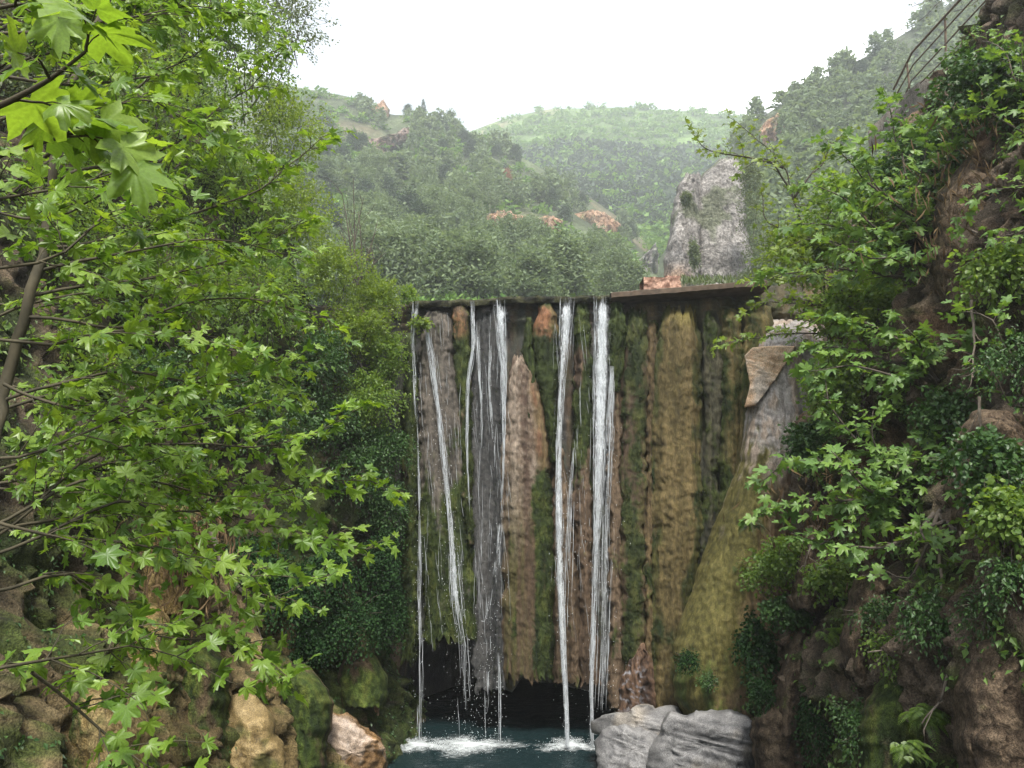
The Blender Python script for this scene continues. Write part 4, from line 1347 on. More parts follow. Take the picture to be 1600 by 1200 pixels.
def leaves_to_objects(root, kind, mat, pos, axis, normal, size, single=300, stuffname='foliage', minpx=10):
    pos, axis, normal, size = map(np.asarray, (pos, axis, normal, size))
    rot = frames(axis, normal)
    which = rng.integers(0, len(LEAF[kind]), len(pos))
    px, py, f = to_px(pos)
    app = np.where((px > -40) & (px < 1640) & (py > -40) & (py < 1240) & (f > 0.2), size * 2 * FPX / np.maximum(f, 0.2), 0)
    order = np.argsort(-app)
    take = order[:single]
    take = take[app[take] >= minpx]
    org = np.array(root['_org'])
    for i in take:
        o = bpy.data.objects.new('leaf', shared_leaf(kind, int(which[i]), mat))
        COL.objects.link(o)
        o.parent = root
        m = Matrix([list(rot[i][r] * size[i]) + [pos[i][r] - org[r]] for r in range(3)] + [[0, 0, 0, 1]])
        o.matrix_basis = m
    rest = np.ones(len(pos), bool); rest[take] = False
    if rest.any():
        V, F = bake(LEAF[kind], pos[rest], rot[rest], size[rest], which[rest])
        build(stuffname, V, F, M[mat], root, smooth_=False, kind='stuff')


def grow(root, branches, leafkind, leafmat, bark, leafsize, twig=(0.25, 0.7), twig_sp=0.16, leaf_sp=0.085, start=0.25, seed=0, single=300, up=0.25,
         droop=0.35, petiole=0.05, nrand=0.5, wob=0.05, lat=1.0, sizes=None, view=0.0, skip_px=None):
    """branches: world polylines with start and end radius; each becomes a part with its twigs, leaves follow"""
    rg = np.random.default_rng(seed)
    LP, LA, LN, LS = [], [], [], []
    for bi, (pts, r0, r1, lo) in enumerate(branches):
        bag = Bag()
        c = catmull(pts, 0.12)
        n = len(c)
        wv = np.stack([noise(np.stack([np.arange(n) * 0.22, np.full(n, bi * 7.3 + seed), np.full(n, k * 3.7)], -1), seed) for k in range(3)], -1)
        c = c + wv * wob * 2
        rad = np.linspace(r0, r1, n) ** 1.0
        bag.tube(c, rad, 7 if r0 > 0.03 else 5)
        seglen = np.linalg.norm(np.diff(c, axis=0), axis=1)
        s = np.concatenate([[0], np.cumsum(seglen)])
        tot = s[-1]
        tang = unit(np.gradient(c, axis=0))
        pos_s = tot * (start if lo is None else lo)
        ls_scale = leafsize if sizes is None else sizes[bi]
        while pos_s < tot:
            i = min(n - 1, int(np.searchsorted(s, pos_s)))
            p0, t0 = c[i], tang[i]
            fr = pos_s / tot
            latd = unit(np.cross(t0, rg.normal(0, 1, 3)))
            latd[2] = latd[2] * 0.6
            dirv = unit(t0 * rg.uniform(0.4, 1.0) + latd * lat * rg.uniform(0.5, 1.1) + np.array([0, 0, up]))
            L = rg.uniform(*twig) * (1.0 - 0.45 * fr)
            m = 6
            tt = np.linspace(0, 1, m)
            tw = p0 + dirv * (L * tt)[:, None] + np.array([0, 0, -0.22 * L])[None] * (tt ** 2)[:, None] + np.cumsum(rg.normal(0, 0.02 * L, (m, 3)), 0)
            bag.tube(tw, np.linspace(max(0.0035, rad[i] * 0.4), 0.002, m), 4)
            td = unit(np.gradient(tw, axis=0))
            k = max(2, int(L / leaf_sp))
            for q in range(k + 1):
                f = (q + 0.6) / (k + 0.6)
                a = f * (m - 1); ia = min(m - 2, int(a)); fa = a - ia
                b0 = tw[ia] * (1 - fa) + tw[ia + 1] * fa
                sd = unit(np.cross(td[ia], np.array([0, 0, 1.0]))) * (1 if (q % 2) else -1)
                pd = unit(td[ia] * rg.uniform(0.3, 0.9) + sd * rg.uniform(0.4, 1.0) * (0 if q == k else 1) + rg.normal(0, 0.25, 3) + np.array([0, 0, 0.15]))
                pl = petiole * rg.uniform(0.7, 1.5)
                b1 = b0 + pd * pl + np.array([0, 0, -0.2 * pl])
                bag.tube(np.array([b0, b0 * .5 + b1 * .5 + np.array([0, 0, .1 * pl]), b1]), 0.0016, 3)
                ax = unit(pd + np.array([0, 0, -droop * rg.uniform(0.4, 1.6)]) + rg.normal(0, 0.2, 3))
                nr = np.array([0, -0.45, 1.0]) + rg.normal(0, nrand, 3)
                LP.append(b1); LA.append(ax); LN.append(nr)
                LS.append(ls_scale * rg.uniform(0.5, 1.2) * (0.75 + 0.35 * (1 - abs(f - 0.6))))
            pos_s += twig_sp * rg.uniform(0.6, 1.4)
        V, F = bag.get()
        build('branch', V, F, M[bark], root)
    LP, LA, LN, LS = map(np.array, (LP, LA, LN, LS))
    if skip_px is not None:
        keep = skip_px(LP)
        LP, LA, LN, LS = LP[keep], LA[keep], LN[keep], LS[keep]
    leaves_to_objects(root, leafkind, leafmat, LP, LA, LN, LS, single)
    return len(LP)


def pix(*pts):
    return np.array([P(*p) for p in pts])


def bush(px, py, d, rx, ry, mat, label, n=380, per=9, leaf='oval', size=0.06, seed=0, cat='shrub', name='shrub', group=None, depth=1.0, up=0.35, hang=0.0,
         stems=6, bark='barkdark', inner=0.35, lenf=0.55, nrand=0.6, sparse=0.0):
    """a shrub: woody stems and sprays of leaves; rx, ry are its radii in photo pixels at depth d"""
    rg = np.random.default_rng(seed + 1000)
    c = P(px, py, d)
    k = d / FPX
    rad = np.array([rx * k, 0.5 * (rx + ry) * k * depth, ry * k])
    base = c - np.array([0, 0, rad[2] * 0.95])
    root = empty(name, base, label, cat, group)
    dv = unit(rg.normal(0, 1, (n, 3)) + np.array([0, -0.25, up]))
    lump = 1.0 + 0.55 * fbm(dv * 1.6 + seed, 3, seed)
    r1 = rg.uniform(0.72, 1.05, n) * lump
    r0 = np.clip(r1 - lenf * rg.uniform(0.5, 1.2, n), inner * rg.random(n), None)
    t = (np.arange(per) + rg.random((n, per))) / per
    rr = r0[:, None] + (r1 - r0)[:, None] * t
    pos = c + dv[:, None] * rr[..., None] * rad
    pos[..., 2] -= hang * rad[2] * t ** 2 * 0.8
    pos = pos + rg.normal(0, 0.5 * size, pos.shape)
    ax = unit(dv[:, None] * 0.8 + rg.normal(0, 0.65, pos.shape) + np.array([0, 0, -0.25 - hang]))
    nr = np.array([0, -0.15, 1.0]) + rg.normal(0, nrand, pos.shape)
    sz = size * rg.uniform(0.6, 1.25, (n, per))
    pos, ax, nr, sz = pos.reshape(-1, 3), ax.reshape(-1, 3), nr.reshape(-1, 3), sz.ravel()
    V, F = bake(LEAF[leaf], pos, frames(ax, nr), sz, np.zeros(len(pos), int))
    build('foliage', V, F, M[mat], root, smooth_=False, kind='stuff')
    if stems:
        bag = Bag()
        for q in range(stems):
            j = rg.integers(0, n)
            e = c + dv[j] * r1[j] * rad * 0.95
            s0 = base + rg.normal(0, 0.12, 3) * rad
            mid = (s0 + e) / 2 + rg.normal(0, 0.15, 3) * rad
            pts = catmull(np.array([s0, mid, e]), 0.15)
            r = max(0.006, 0.012 * rad.max())
            bag.tube(pts, np.linspace(r, r * 0.3, len(pts)), 5)
        for j in rg.integers(0, n, stems * 4):
            a = c + dv[j] * max(r0[j], 0.05) * rad; e = c + dv[j] * r1[j] * rad
            bag.tube(np.array([a, (a + e) / 2 + rg.normal(0, .04, 3) * rad, e]), np.array([.006, .005, .003]) * max(1, rad.max()), 4)
        V, F = bag.get()
        build('stem', V, F, M[bark], root)
    return root


# ------------------------------------------------------------------ far woods on the hills
def crown(seed, kind):
    rg = np.random.default_rng(seed)
    pos, nr, sz = [], [], []
    if kind == 'pine':
        n = 70
        h = rg.random(n) ** 0.8
        rad = (1 - h) ** 0.75 * rg.uniform(0.55, 1.0, n) * 0.34 + 0.02
        a = rg.random(n) * 2 * math.pi
        c = np.stack([rad * np.cos(a), rad * np.sin(a), 0.16 + 0.84 * h], -1)
        m, s, sp = 36, 0.042, 0.062
    elif kind == 'cone':
        n = 70
        h = rg.random(n)
        rad = (1 - h) * rg.uniform(0.5, 1.0, n) * 0.26 + 0.015
        a = rg.random(n) * 2 * math.pi
        c = np.stack([rad * np.cos(a), rad * np.sin(a), 0.1 + 0.9 * h], -1)
        m, s, sp = 20, 0.05, 0.04
    else:
        n = 26
        d = unit(rg.normal(0, 1, (n, 3)) + np.array([0, 0, .5])); d[:, 2] = np.abs(d[:, 2])
        c = d * rg.uniform(0.5, 1, (n, 1)) * np.array([.5, .5, .75])
        m, s, sp = 12, 0.115, 0.11
    p = c[:, None] + rg.normal(0, sp, (n, m, 3))
    ax = unit(rg.normal(0, 1, (n, m, 3)) + np.array([0, 0, .5]))
    nm = unit(rg.normal(0, 0.8, (n, m, 3)) + np.array([0, 0, 1.0]))
    shp = [(np.array([(-.22, 0, 0), (.22, 0, 0), (.08, 1, 0.1), (-.26, .8, 0)], float), np.array([(0, 1, 2), (0, 2, 3)]))]
    V, F = bake(shp, p.reshape(-1, 3), frames(ax.reshape(-1, 3), nm.reshape(-1, 3)), s * rg.uniform(.7, 1.4, n * m), np.zeros(n * m, int))
    return V, F


PROTO = {}
for kd, mats in (('pine', ('pine', 'darkpine', 'rustpine')), ('cone', ('darkpine',)), ('scrub', ('scrub', 'bush_mid', 'darkpine'))):
    for mt in mats:
        ms = []
        for s in range(6):
            V, F = crown(s * 13 + len(kd) + 5 * len(mt), kd)
            me = raw_mesh(kd + '_crown', V, F, None, False); me.materials.append(M[mt])
            ms.append((me, V, F))
        PROTO[kd, mt] = ms


def place(kind, mat, pts, heights, name, label, cat, group, limit=300, stuff_label=None, stuffname=None, widen=None, thin=12):
    pts = np.asarray(pts); heights = np.asarray(heights)
    px, py, f = to_px(pts)
    order = np.argsort(-(heights / f))
    big = order[:limit]
    rest = order[limit:]
    for i in big:
        me, V, F = PROTO[kind, mat][rng.integers(0, 6)]
        o = bpy.data.objects.new(name, me)
        COL.objects.link(o)
        o.location = pts[i]
        h = heights[i]
        w = h * (widen if widen else 1.0) * rng.uniform(0.85, 1.25)
        o.scale = (w, w, h)
        o.rotation_euler = (rng.normal(0, .05), rng.normal(0, .05), rng.random() * 6.28)
        zx = 'toward the left bank' if px[i] < 620 else 'over the outer streams' if px[i] < 780 else 'over the middle of the dam' if px[i] < 920 else 'near the pale rock face' if px[i] < 1190 else 'under the railing'
        zy = 'high' if py[i] < 240 else 'halfway up' if py[i] < 340 else 'low'
        tag(o, label + ', ' + zy + ', ' + zx, cat, group)
    if len(rest):
        vs, fs, n = [], [], 0
        for i in rest:
            me, V, F = PROTO[kind, mat][rng.integers(0, 6)]
            V = V.reshape(-1, 4, 3)[::thin]
            V = (V.mean(1, keepdims=True) + (V - V.mean(1, keepdims=True)) * thin ** 0.46).reshape(-1, 3)
            F = F.reshape(-1, 2, 3)[:len(V) // 4].reshape(-1, 3)
            a = rng.random() * 6.28
            rz = np.array([[math.cos(a), -math.sin(a), 0], [math.sin(a), math.cos(a), 0], [0, 0, 1]])
            h = heights[i]; w = h * (widen if widen else 1.0) * rng.uniform(0.85, 1.25)
            vs.append((V @ rz.T) * np.array([w, w, h]) + pts[i]); fs.append(F + n); n += len(V)
        build(stuffname, np.concatenate(vs), np.concatenate(fs), M[mat], smooth_=False, kind='stuff', label=stuff_label, cat='woods')


BARE = []                       # pixel boxes kept free of trees (outcrops and cuttings), with their hill


def scatter(hill, n, x0, x1, y0, y1, seed, gap=0.0, ok=None, low=0):
    rg = np.random.default_rng(seed)
    px = rg.uniform(x0, x1, n); py = rg.uniform(y0, y1, n)
    py1 = np.interp(px, hill.ridge[:, 0], hill.ridge[:, 1])
    keep = py > py1 + gap
    for bx in BARE:
        if bx[4] is hill:
            keep &= ~((px > bx[0]) & (px < bx[2]) & (py > bx[1]) & (py < bx[3] - low))
    if ok is not None:
        keep &= ok(px, py)
    px, py = px[keep], py[keep]
    return hill.at(px, hill.t_of(px, py)), px, py


# outcrops and cuttings
def cfar(a, b, c_):
    def f(V, big, mid, fine, lay):
        return ramp(mid * .5 + fine * .5 + (lay * 0.5), [(-0.5, a), (0.0, b), (0.5, c_)])
    return f


def cbank(a, b, c_):
    def f(U, T, PX, PY, V, fl, lm, fn):
        c = ramp(fl + 0.35 * lm + 0.4 * fn, [(-0.6, a), (0.0, b), (0.6, c_)])
        g = smooth(0.2, 0.4, fbm(V * 0.25, 4, 95)) * 0.7
        return mixc(c, np.array((0.085, 0.11, 0.045)), g)
    return f


def outcrop(outline, hill, label, colf, seed, bring=0.95, name='earth_bank', cat='rock', margin=(-2, -2, -2, 40)):
    o = np.array(outline, float)
    c = o.mean(0)
    d = float(hill.at(c[0], hill.t_of(c[0], c[1]))[1]) * bring
    ys = np.linspace(o[:, 1].min() + 0.5, o[:, 1].max() - 0.5, 8)
    rows = []
    for y in ys:
        xs = []
        for k in range(len(o)):
            (xa, ya), (xb, yb) = o[k], o[(k + 1) % len(o)]
            if (ya - y) * (yb - y) <= 0 and ya != yb:
                xs.append(xa + (xb - xa) * (y - ya) / (yb - ya))
        rows.append((y, min(xs), max(xs)))
    w = max(r[2] for r in rows)
    rows[-1] = (rows[-1][0] + 7, rows[-2][1], rows[-2][2])
    curtain(name, rows, 1.5, 0.0, 0.12, colf, seed, 'far_rock', None, ([0, 1200], [d, d]), flute=0.45, lump=0.35, edge=d * 0.03, sides=3.0, cell=0.022,
            toptaper=0.15, label=label, cat=cat, fine=0.12, under=0, bs=1.0, wobble=0.5, moss=False, ns=0.22, tight=0.0, topjag=7)
    BARE.append((o[:, 0].min() - margin[0], o[:, 1].min() - margin[1], o[:, 0].max() + margin[2], o[:, 1].max() + margin[3], hill))


c_or = cbank((0.24, 0.13, 0.08), (0.40, 0.24, 0.15), (0.50, 0.35, 0.25))
c_pk = cbank((0.15, 0.095, 0.08), (0.27, 0.19, 0.155), (0.38, 0.29, 0.25))
c_gy = cbank((0.12, 0.11, 0.105), (0.24, 0.22, 0.205), (0.34, 0.32, 0.30))
outcrop([(882, 347), (898, 333), (930, 329), (952, 338), (970, 352), (964, 368), (935, 364), (905, 357)], left, 'large orange earth cutting beside the hill road', c_or, 31)
outcrop([(752, 342), (780, 332), (810, 335), (834, 345), (828, 356), (790, 360), (766, 356)], left, 'long orange earth bank left of the large cutting', c_or, 32, 0.92)
outcrop([(838, 342), (860, 338), (880, 344), (876, 356), (850, 354)], left, 'short orange earth bank between the two larger cuttings', c_or, 39)
outcrop([(886, 388), (905, 378), (924, 390), (918, 397), (892, 394)], left, 'small pinkish bare patch above the leafy bushes', c_pk, 33)
outcrop([(566, 235), (580, 215), (610, 212), (640, 202), (645, 218), (620, 232), (590, 240)], left, 'pinkish rock outcrop on the wooded left ridge', c_pk, 34, margin=(-2, -2, -2, 14))
outcrop([(575, 182), (585, 166), (600, 158), (612, 172), (606, 186), (590, 190)], left, 'small orange pink crag on the ridge line', c_or, 35, 0.985, margin=(0, 20, 0, 4))
outcrop([(985, 420), (1005, 400), (1025, 382), (1032, 400), (1026, 440), (1000, 445)], left, 'grey scree rib below the tall rock face', c_gy, 36)
outcrop([(515, 345), (530, 339), (550, 341), (552, 352), (530, 356)], left, 'orange road bank seen past the bare shrub', c_or, 37)
outcrop([(1182, 215), (1196, 188), (1215, 180), (1228, 190), (1222, 222), (1200, 226)], right, 'orange crag on the right ridge', c_or, 38, 0.97)


def cspire(V, big, mid, fine, lay):
    c = ramp(lay * 0.9 + 0.35 * fine, [(-0.5, (0.17, 0.155, 0.15)), (0.0, (0.36, 0.335, 0.32)), (0.5, (0.52, 0.49, 0.465))])
    px, py, f = to_px(V)
    o = smooth(410, 440, py) * smooth(1085, 1060, px)
    c = mixc(c, np.array((0.42, 0.25, 0.16)), o * 0.8)
    g = smooth(0.22, 0.42, fbm(V * 0.22, 4, 93)) * 0.8
    return mixc(c, np.array((0.075, 0.09, 0.045)), g)


def c_face(U, T, PX, PY, V, fl, lm, fn):
    strata = fbm(sc3(V, 0.12, 0.12, 1.5), 4, 96, 0.6, True)
    hz = smooth(1085, 1100, PX)
    c = ramp((1 - 0.75 * hz) * fl * 0.8 + 0.4 * fn + hz * 0.8 * strata, [(-0.6, (0.09, 0.08, 0.073)), (0.0, (0.19, 0.175, 0.16)), (0.5, (0.28, 0.26, 0.24))])
    o = smooth(405, 440, PY) * smooth(1090, 1060, PX)
    c = mixc(c, np.array((0.42, 0.26, 0.17)), o * 0.8)
    g = smooth(0.18, 0.40, fbm(V * 0.25, 4, 93)) * 0.75
    return mixc(c, np.array((0.085, 0.10, 0.05)), g)


spire = empty('rock_spire', P(1105, 470, 62), 'tall pale grey rock face with layered ledges behind the dam', 'rock')
curtain('rock_face', [(272, 1072, 1088), (290, 1060, 1093), (360, 1047, 1097), (420, 1041, 1097), (480, 1036, 1097)], 2.2, 0.0, 0.0, c_face, 81, 'far_rock', spire,
        ([270, 480], [63.5, 60.5]), edge=3.0, sides=5.0, toptaper=2.5, under=0, bs=1.0, ns=0.32, tight=0.1, topjag=8, moss=False, cell=0.03, flute=0.22, lump=0.08)
curtain('rock_face', [(247, 1124, 1152), (262, 1106, 1158), (285, 1084, 1163), (340, 1078, 1168), (400, 1078, 1174), (480, 1078, 1180)], 2.4, 0.0, 0.0, c_face, 82, 'far_rock', spire,
        ([240, 480], [65.0, 62.0]), edge=3.4, sides=5.0, toptaper=2.5, under=0, bs=1.0, ns=0.32, tight=0.0, topjag=8, moss=False, cell=0.03, flute=0.10, lump=0.12)
BARE.append((1036, 240, 1165, 700, right)); BARE.append((1030, 330, 1180, 700, left))

for k, (x, y, rx, ry, lb) in enumerate(((1172, 330, 22, 50, 'grey green shrub overlapping the upper edge of the rock face'), (1188, 400, 34, 50, 'grey green shrub at the foot of the rock face'),
                                        (1170, 442, 24, 22, 'low shrub between ledge and rock face'), (1172, 280, 18, 26, 'small shrub on the shoulder of the rock face'),
                                        (1084, 400, 6, 26, 'shrub growing in the cleft of the rock face'), (1072, 312, 6, 10, 'tiny shrub on the left ledge of the rock face'))):
    FAR_SH.append((x, y, 57.5, rx, ry, lb, 700 + k))

# pines of the left slope, its dark pines, the scrub, the back and the right hill
p, px, py = scatter(left, 900, 440, 1060, 170, 500, 1, 6)
nn = fbm(np.stack([px * .012, py * .016, px * 0], -1), 3, 90)
m = nn > -0.18
place('pine', 'pine', p[m], rng.uniform(2.6, 7.4, m.sum()) * np.interp(py[m], [150, 300, 470], [0.9, 1.0, 0.95]), 'pine_tree',
      'grey green pine on the wooded slope', 'pine tree', 'grey green pines on the wooded slope', 170,
      'grey green pine wood filling the slope behind the nearer pines', 'pine_wood', 1.25)
p2, px, py = scatter(left, 105, 450, 1000, 200, 400, 2, 8)
place('pine', 'darkpine', p2, rng.uniform(3.5, 6.0, len(p2)), 'pine_tree', 'dark bluish pine among grey green pines', 'pine tree', 'dark pines on the wooded slope', 300, widen=1.35)
p3, px, py = scatter(left, 1700, 430, 1100, 140, 520, 3, 2, low=34)
nn = fbm(np.stack([px * .012, py * .016, px * 0], -1), 3, 90)
m = (nn < 0.12) | (py < 270)
place('scrub', 'scrub', p3[m], rng.uniform(1.4, 3.2, m.sum()), 'scrub_bush', 'light green scrub bush on the near slope', 'bush', 'light green scrub on the near slope', 110,
      'light green scrub covering the near slope', 'scrub', 1.3)
p4, px, py = scatter(back, 2600, 640, 1260, 165, 420, 4, 1)
place('scrub', 'scrub', p4, rng.uniform(1.6, 5.6, len(p4)), 'scrub_bush', 'green bush on the smooth far hill', 'bush', 'bushes on the far hill', 110, 'green scrub covering the smooth far hill', 'scrub', 1.3)
p4, px, py = scatter(back, 900, 800, 1200, 230, 350, 14, 1, ok=lambda x, y: y > 170 + (1180 - x) * 0.22)
place('scrub', 'darkpine', p4, rng.uniform(3.0, 6.5, len(p4)), 'scrub_bush', 'dark green bush low on the far hill', 'bush', 'dark bushes low on the far hill', 80, 'dark green scrub low on the far hill', 'scrub', 1.25)
p5, px, py = scatter(right, 950, 1040, 1620, -60, 480, 5, 1)
place('pine', 'pine', p5, rng.uniform(3.2, 6.0, len(p5)), 'pine_tree', 'grey green pine on the right hillside', 'pine tree', 'pines on the right hillside', 80,
      'grey green wood on the steep right hillside', 'pine_wood', 1.3)
p5, px, py = scatter(right, 40, 1200, 1520, 20, 240, 15, 0, ok=lambda x, y: y < np.interp(x, right.ridge[:, 0], right.ridge[:, 1]) + 34)
place('pine', 'darkpine', p5, rng.uniform(2.4, 4.2, len(p5)), 'pine_tree', 'dark tree along the skyline of the right hillside', 'pine tree', 'dark trees along the right skyline', 300, widen=1.4)


def lone(kind, mat, px, py, h, hill, label, name='pine_tree', cat='pine tree', wid=1.0):
    q = hill.at(px, hill.t_of(px, py))
    me = PROTO[kind, mat][rng.integers(0, 6)][0]
    root = empty(name, q, label, cat)
    o = bpy.data.objects.new('crown', me); COL.objects.link(o); o.parent = root; o.scale = (h * wid, h * wid, h); o.location = (0, 0, h * 0.05)
    V, F = tube(np.array([[0, 0, -0.3], [0.02 * h, 0, h * 0.45], [0, 0, h * 0.92]]), np.array([0.03, 0.02, 0.006]) * h, 6)
    me2 = raw_mesh('trunk', V, F); me2.materials.append(M['barkdark'])
    o2 = bpy.data.objects.new('trunk', me2); COL.objects.link(o2); o2.parent = root


lone('pine', 'darkpine', 637, 183, 3.6, left, 'round dark pine alone on the left ridge', wid=1.5)
lone('cone', 'darkpine', 661, 181, 5.0, left, 'slim pointed conifer alone on the left ridge', wid=0.85)
lone('pine', 'rustpine', 792, 306, 5.4, left, 'dead rust coloured pine among green ones', wid=0.9)
lone('cone', 'darkpine', 1187, 186, 4.2, right, 'lone conifer on the right ridge above the orange crag', wid=1.2)

# ------------------------------------------------------------------ walkway and railing on the right
path_px = [(1352, 205, 22.5), (1405, 150, 19.5), (1428, 130, 18.4), (1478, 98, 16.6), (1545, 34, 14.4), (1600, -10, 12.9), (1700, -90, 10.5)]
pp = catmull(pix(*path_px), 0.3)
rows = []
for dx, dz in ((0.0, -0.75), (-0.02, -0.02), (0.02, 0.0), (1.5, 0.02), (1.5, -0.9)):
    r = pp.copy(); r[:, 0] += dx + 0.1; r[:, 2] += dz + 0.03 * noise(sc3(r, 2, 2, 2), 5); r[:, 0] += 0.07 * noise(sc3(r, 1.5, 1.5, 1.5) + dz * 3, 6)
    rows.append(r)
Vp = np.array(rows).transpose(1, 0, 2)
cp = mixc((0.07, 0.062, 0.052), (0.20, 0.175, 0.145), smooth(-.4, .4, fbm(Vp * 2.5, 3, 8)))
build('walkway', Vp, grid_faces(Vp.shape[0], 5), M['cliff'], colors=cp, label='rough stone walkway edge high on the right cliff', cat='walkway')

rail = empty('railing', P(1478, 98, 16.6), 'rusty metal railing with four bars along the cliff walkway', 'railing')
for pts, r in (([(1396, 140, 19.8), (1417, 98, 19.0), (1425, 82, 18.5), (1476, 26, 16.6), (1520, -22, 15.1), (1600, -110, 12.9)], 0.030),
               ([(1402, 145, 19.8), (1418, 117, 19.0), (1427, 101, 18.5), (1476, 47, 16.6), (1520, -1, 15.1), (1600, -88, 12.9)], 0.019),
               ([(1414, 148, 19.6), (1424, 126, 18.8), (1477, 69, 16.6), (1541, 0, 14.5), (1600, -62, 12.9)], 0.019),
               ([(1438, 130, 18.0), (1477, 91, 16.6), (1533, 32, 14.8), (1600, -38, 12.9)], 0.016)):
    V, F = tube(pix(*pts), r, 8)
    build('rail', V, F, M['rust'], rail)
for pts in ([(1476.5, 24, 16.6), (1477.5, 60, 16.6), (1478, 100, 16.6)], [(1417, 97, 19.0), (1419, 117, 19.0), (1421, 138, 19.0)], [(1546, -45, 14.2), (1546, 0, 14.2), (1546, 36, 14.2)]):
    V, F = tube(pix(*pts), 0.028, 8)
    build('post', V, F, M['rust'], rail)
for x, ya, yb, d in ((1459, 108, 119, 17.2), (1505, 59, 72, 15.6), (1533, 30, 46, 14.8)):
    V, F = tube(pix((x, ya, d), (x, yb, d)), 0.012, 6)
    build('stub', V, F, M['rust'], rail)


# reddish masonry block on the crest
def block(px0, px1, py0, py1, d, dep, label):
    a, b = P(px0, py1, d), P(px1, py0, d)
    nx, nz = 24, 10
    X, Z = np.meshgrid(np.linspace(a[0], b[0], nx), np.linspace(a[2], b[2] , nz))
    f = np.stack([X, np.full_like(X, a[1]), Z], -1)
    f[..., 1] += 0.05 * fbm(f * 5, 3, 3)
    top = f[-1].copy(); top[:, 1] += dep
    bot = f[0].copy()
    V = np.concatenate([f, top[None], np.stack([np.linspace(a[0], b[0], nx), np.full(nx, a[1] + dep), np.full(nx, a[2])], -1)[None]])
    V[..., 2] += 0.02 * noise(V * 4, 5)
    c = mixc((0.20, 0.10, 0.065), (0.40, 0.24, 0.17), smooth(-.4, .4, fbm(V * 4, 4, 4)))
    build('masonry_block', V, grid_faces(V.shape[0], nx), M['boulder'], colors=c, label=label, cat='block', smooth_=False)


block(1006, 1046, 433, 452, 24.0, 0.8, 'low reddish masonry block on the crest before the rock face')
block(1040, 1064, 431, 451, 24.6, 0.9, 'smaller orange masonry stub next to the reddish block')

# ------------------------------------------------------------------ shrubs and trees of the left bank (behind the plane tree)
SH = [
    # px, py, d, rx, ry, mat, label, n, size, leaf
    (455, 40, 20.5, 62, 75, 'bush_grey', 'greyish open crowned tree against the sky above the left bank', 300, 0.085, 'oval'),
    (300, 25, 18.5, 120, 85, 'bush_mid', 'leafy tree crown at the top edge behind the plane branches', 560, 0.10, 'oval'),
    (390, 90, 19.5, 95, 110, 'bush_mid', 'dense green tree high on the left bank below the greyish one', 620, 0.10, 'oval'),
    (440, 215, 19.8, 75, 85, 'bush_bright', 'yellow green tree on the left bank in front of the far ridge', 620, 0.085, 'oval'),
    (360, 300, 18.5, 110, 110, 'bush_mid', 'green shrub behind the long plane branches', 700, 0.095, 'oval'),
    (468, 340, 19.5, 62, 75, 'bush_bright', 'bright fine leaved shrub beside the bare brown shrub', 560, 0.075, 'oval'),
    (250, 180, 16.5, 150, 130, 'bush_mid', 'green tree filling the back of the plane crown', 760, 0.10, 'oval'),
    (110, 120, 15.0, 150, 150, 'bush_grey', 'pale green tree behind the big near leaves', 720, 0.10, 'oval'),
    (90, 380, 14.0, 140, 130, 'bush_mid', 'green shrub behind the plane trunk', 700, 0.09, 'oval'),
    (260, 440, 15.5, 130, 110, 'bush_mid', 'mid green shrub halfway up the left bank', 700, 0.09, 'oval'),
    (410, 470, 17.5, 90, 90, 'bush_mid', 'leafy green shrub left of the dark hollow', 600, 0.085, 'oval'),
    (520, 430, 19.3, 60, 62, 'bush_bright', 'bright yellow green shrub under the bare brown shrub', 560, 0.075, 'oval'),
    (588, 470, 19.8, 50, 46, 'bush_bright', 'bright shrub reaching the dam crest', 520, 0.07, 'oval'),
    (560, 520, 19.2, 62, 55, 'bush_bright', 'light green shrub below the crest beside the outermost stream', 560, 0.075, 'oval'),
    (605, 560, 19.4, 36, 55, 'bush_mid', 'narrow green shrub next to the mossy wall edge', 440, 0.07, 'oval'),
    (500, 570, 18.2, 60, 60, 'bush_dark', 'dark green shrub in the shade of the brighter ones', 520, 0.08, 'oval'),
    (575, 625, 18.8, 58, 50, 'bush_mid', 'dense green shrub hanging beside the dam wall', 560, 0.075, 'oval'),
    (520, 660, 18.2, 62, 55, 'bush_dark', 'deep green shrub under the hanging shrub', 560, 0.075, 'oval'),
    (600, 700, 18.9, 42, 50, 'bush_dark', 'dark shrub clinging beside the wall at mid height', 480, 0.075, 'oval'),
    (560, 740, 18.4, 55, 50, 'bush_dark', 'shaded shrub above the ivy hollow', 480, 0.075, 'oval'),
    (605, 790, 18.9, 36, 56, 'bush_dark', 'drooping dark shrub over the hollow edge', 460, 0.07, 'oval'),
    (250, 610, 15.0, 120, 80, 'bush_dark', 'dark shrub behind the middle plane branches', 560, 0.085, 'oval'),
    (100, 600, 13.0, 120, 110, 'bush_mid', 'green shrub low behind the plane trunk', 600, 0.08, 'oval'),
    (120, 770, 12.2, 120, 80, 'bush_mid', 'green shrub above the yellow rocks', 420, 0.075, 'oval'),
    (390, 640, 16.6, 90, 70, 'bush_dark', 'dark leafy shrub over the left overhang', 520, 0.08, 'oval'),
]
for k, (x, y, d, rx, ry, mt, lb, n, sz, lf) in enumerate(SH):
    tree = k < 4 or k in (6, 7)
    bush(x, y, d, rx, ry, mt, lb, int(n * 0.78), 10, lf, sz * 1.1, k + 1, 'tree' if tree else 'shrub', 'tree' if tree else 'shrub', 'trees and shrubs of the left bank', stems=7, hang=0.35 if k in (16, 17, 18, 19, 20) else 0.05,
         nrand=0.65)
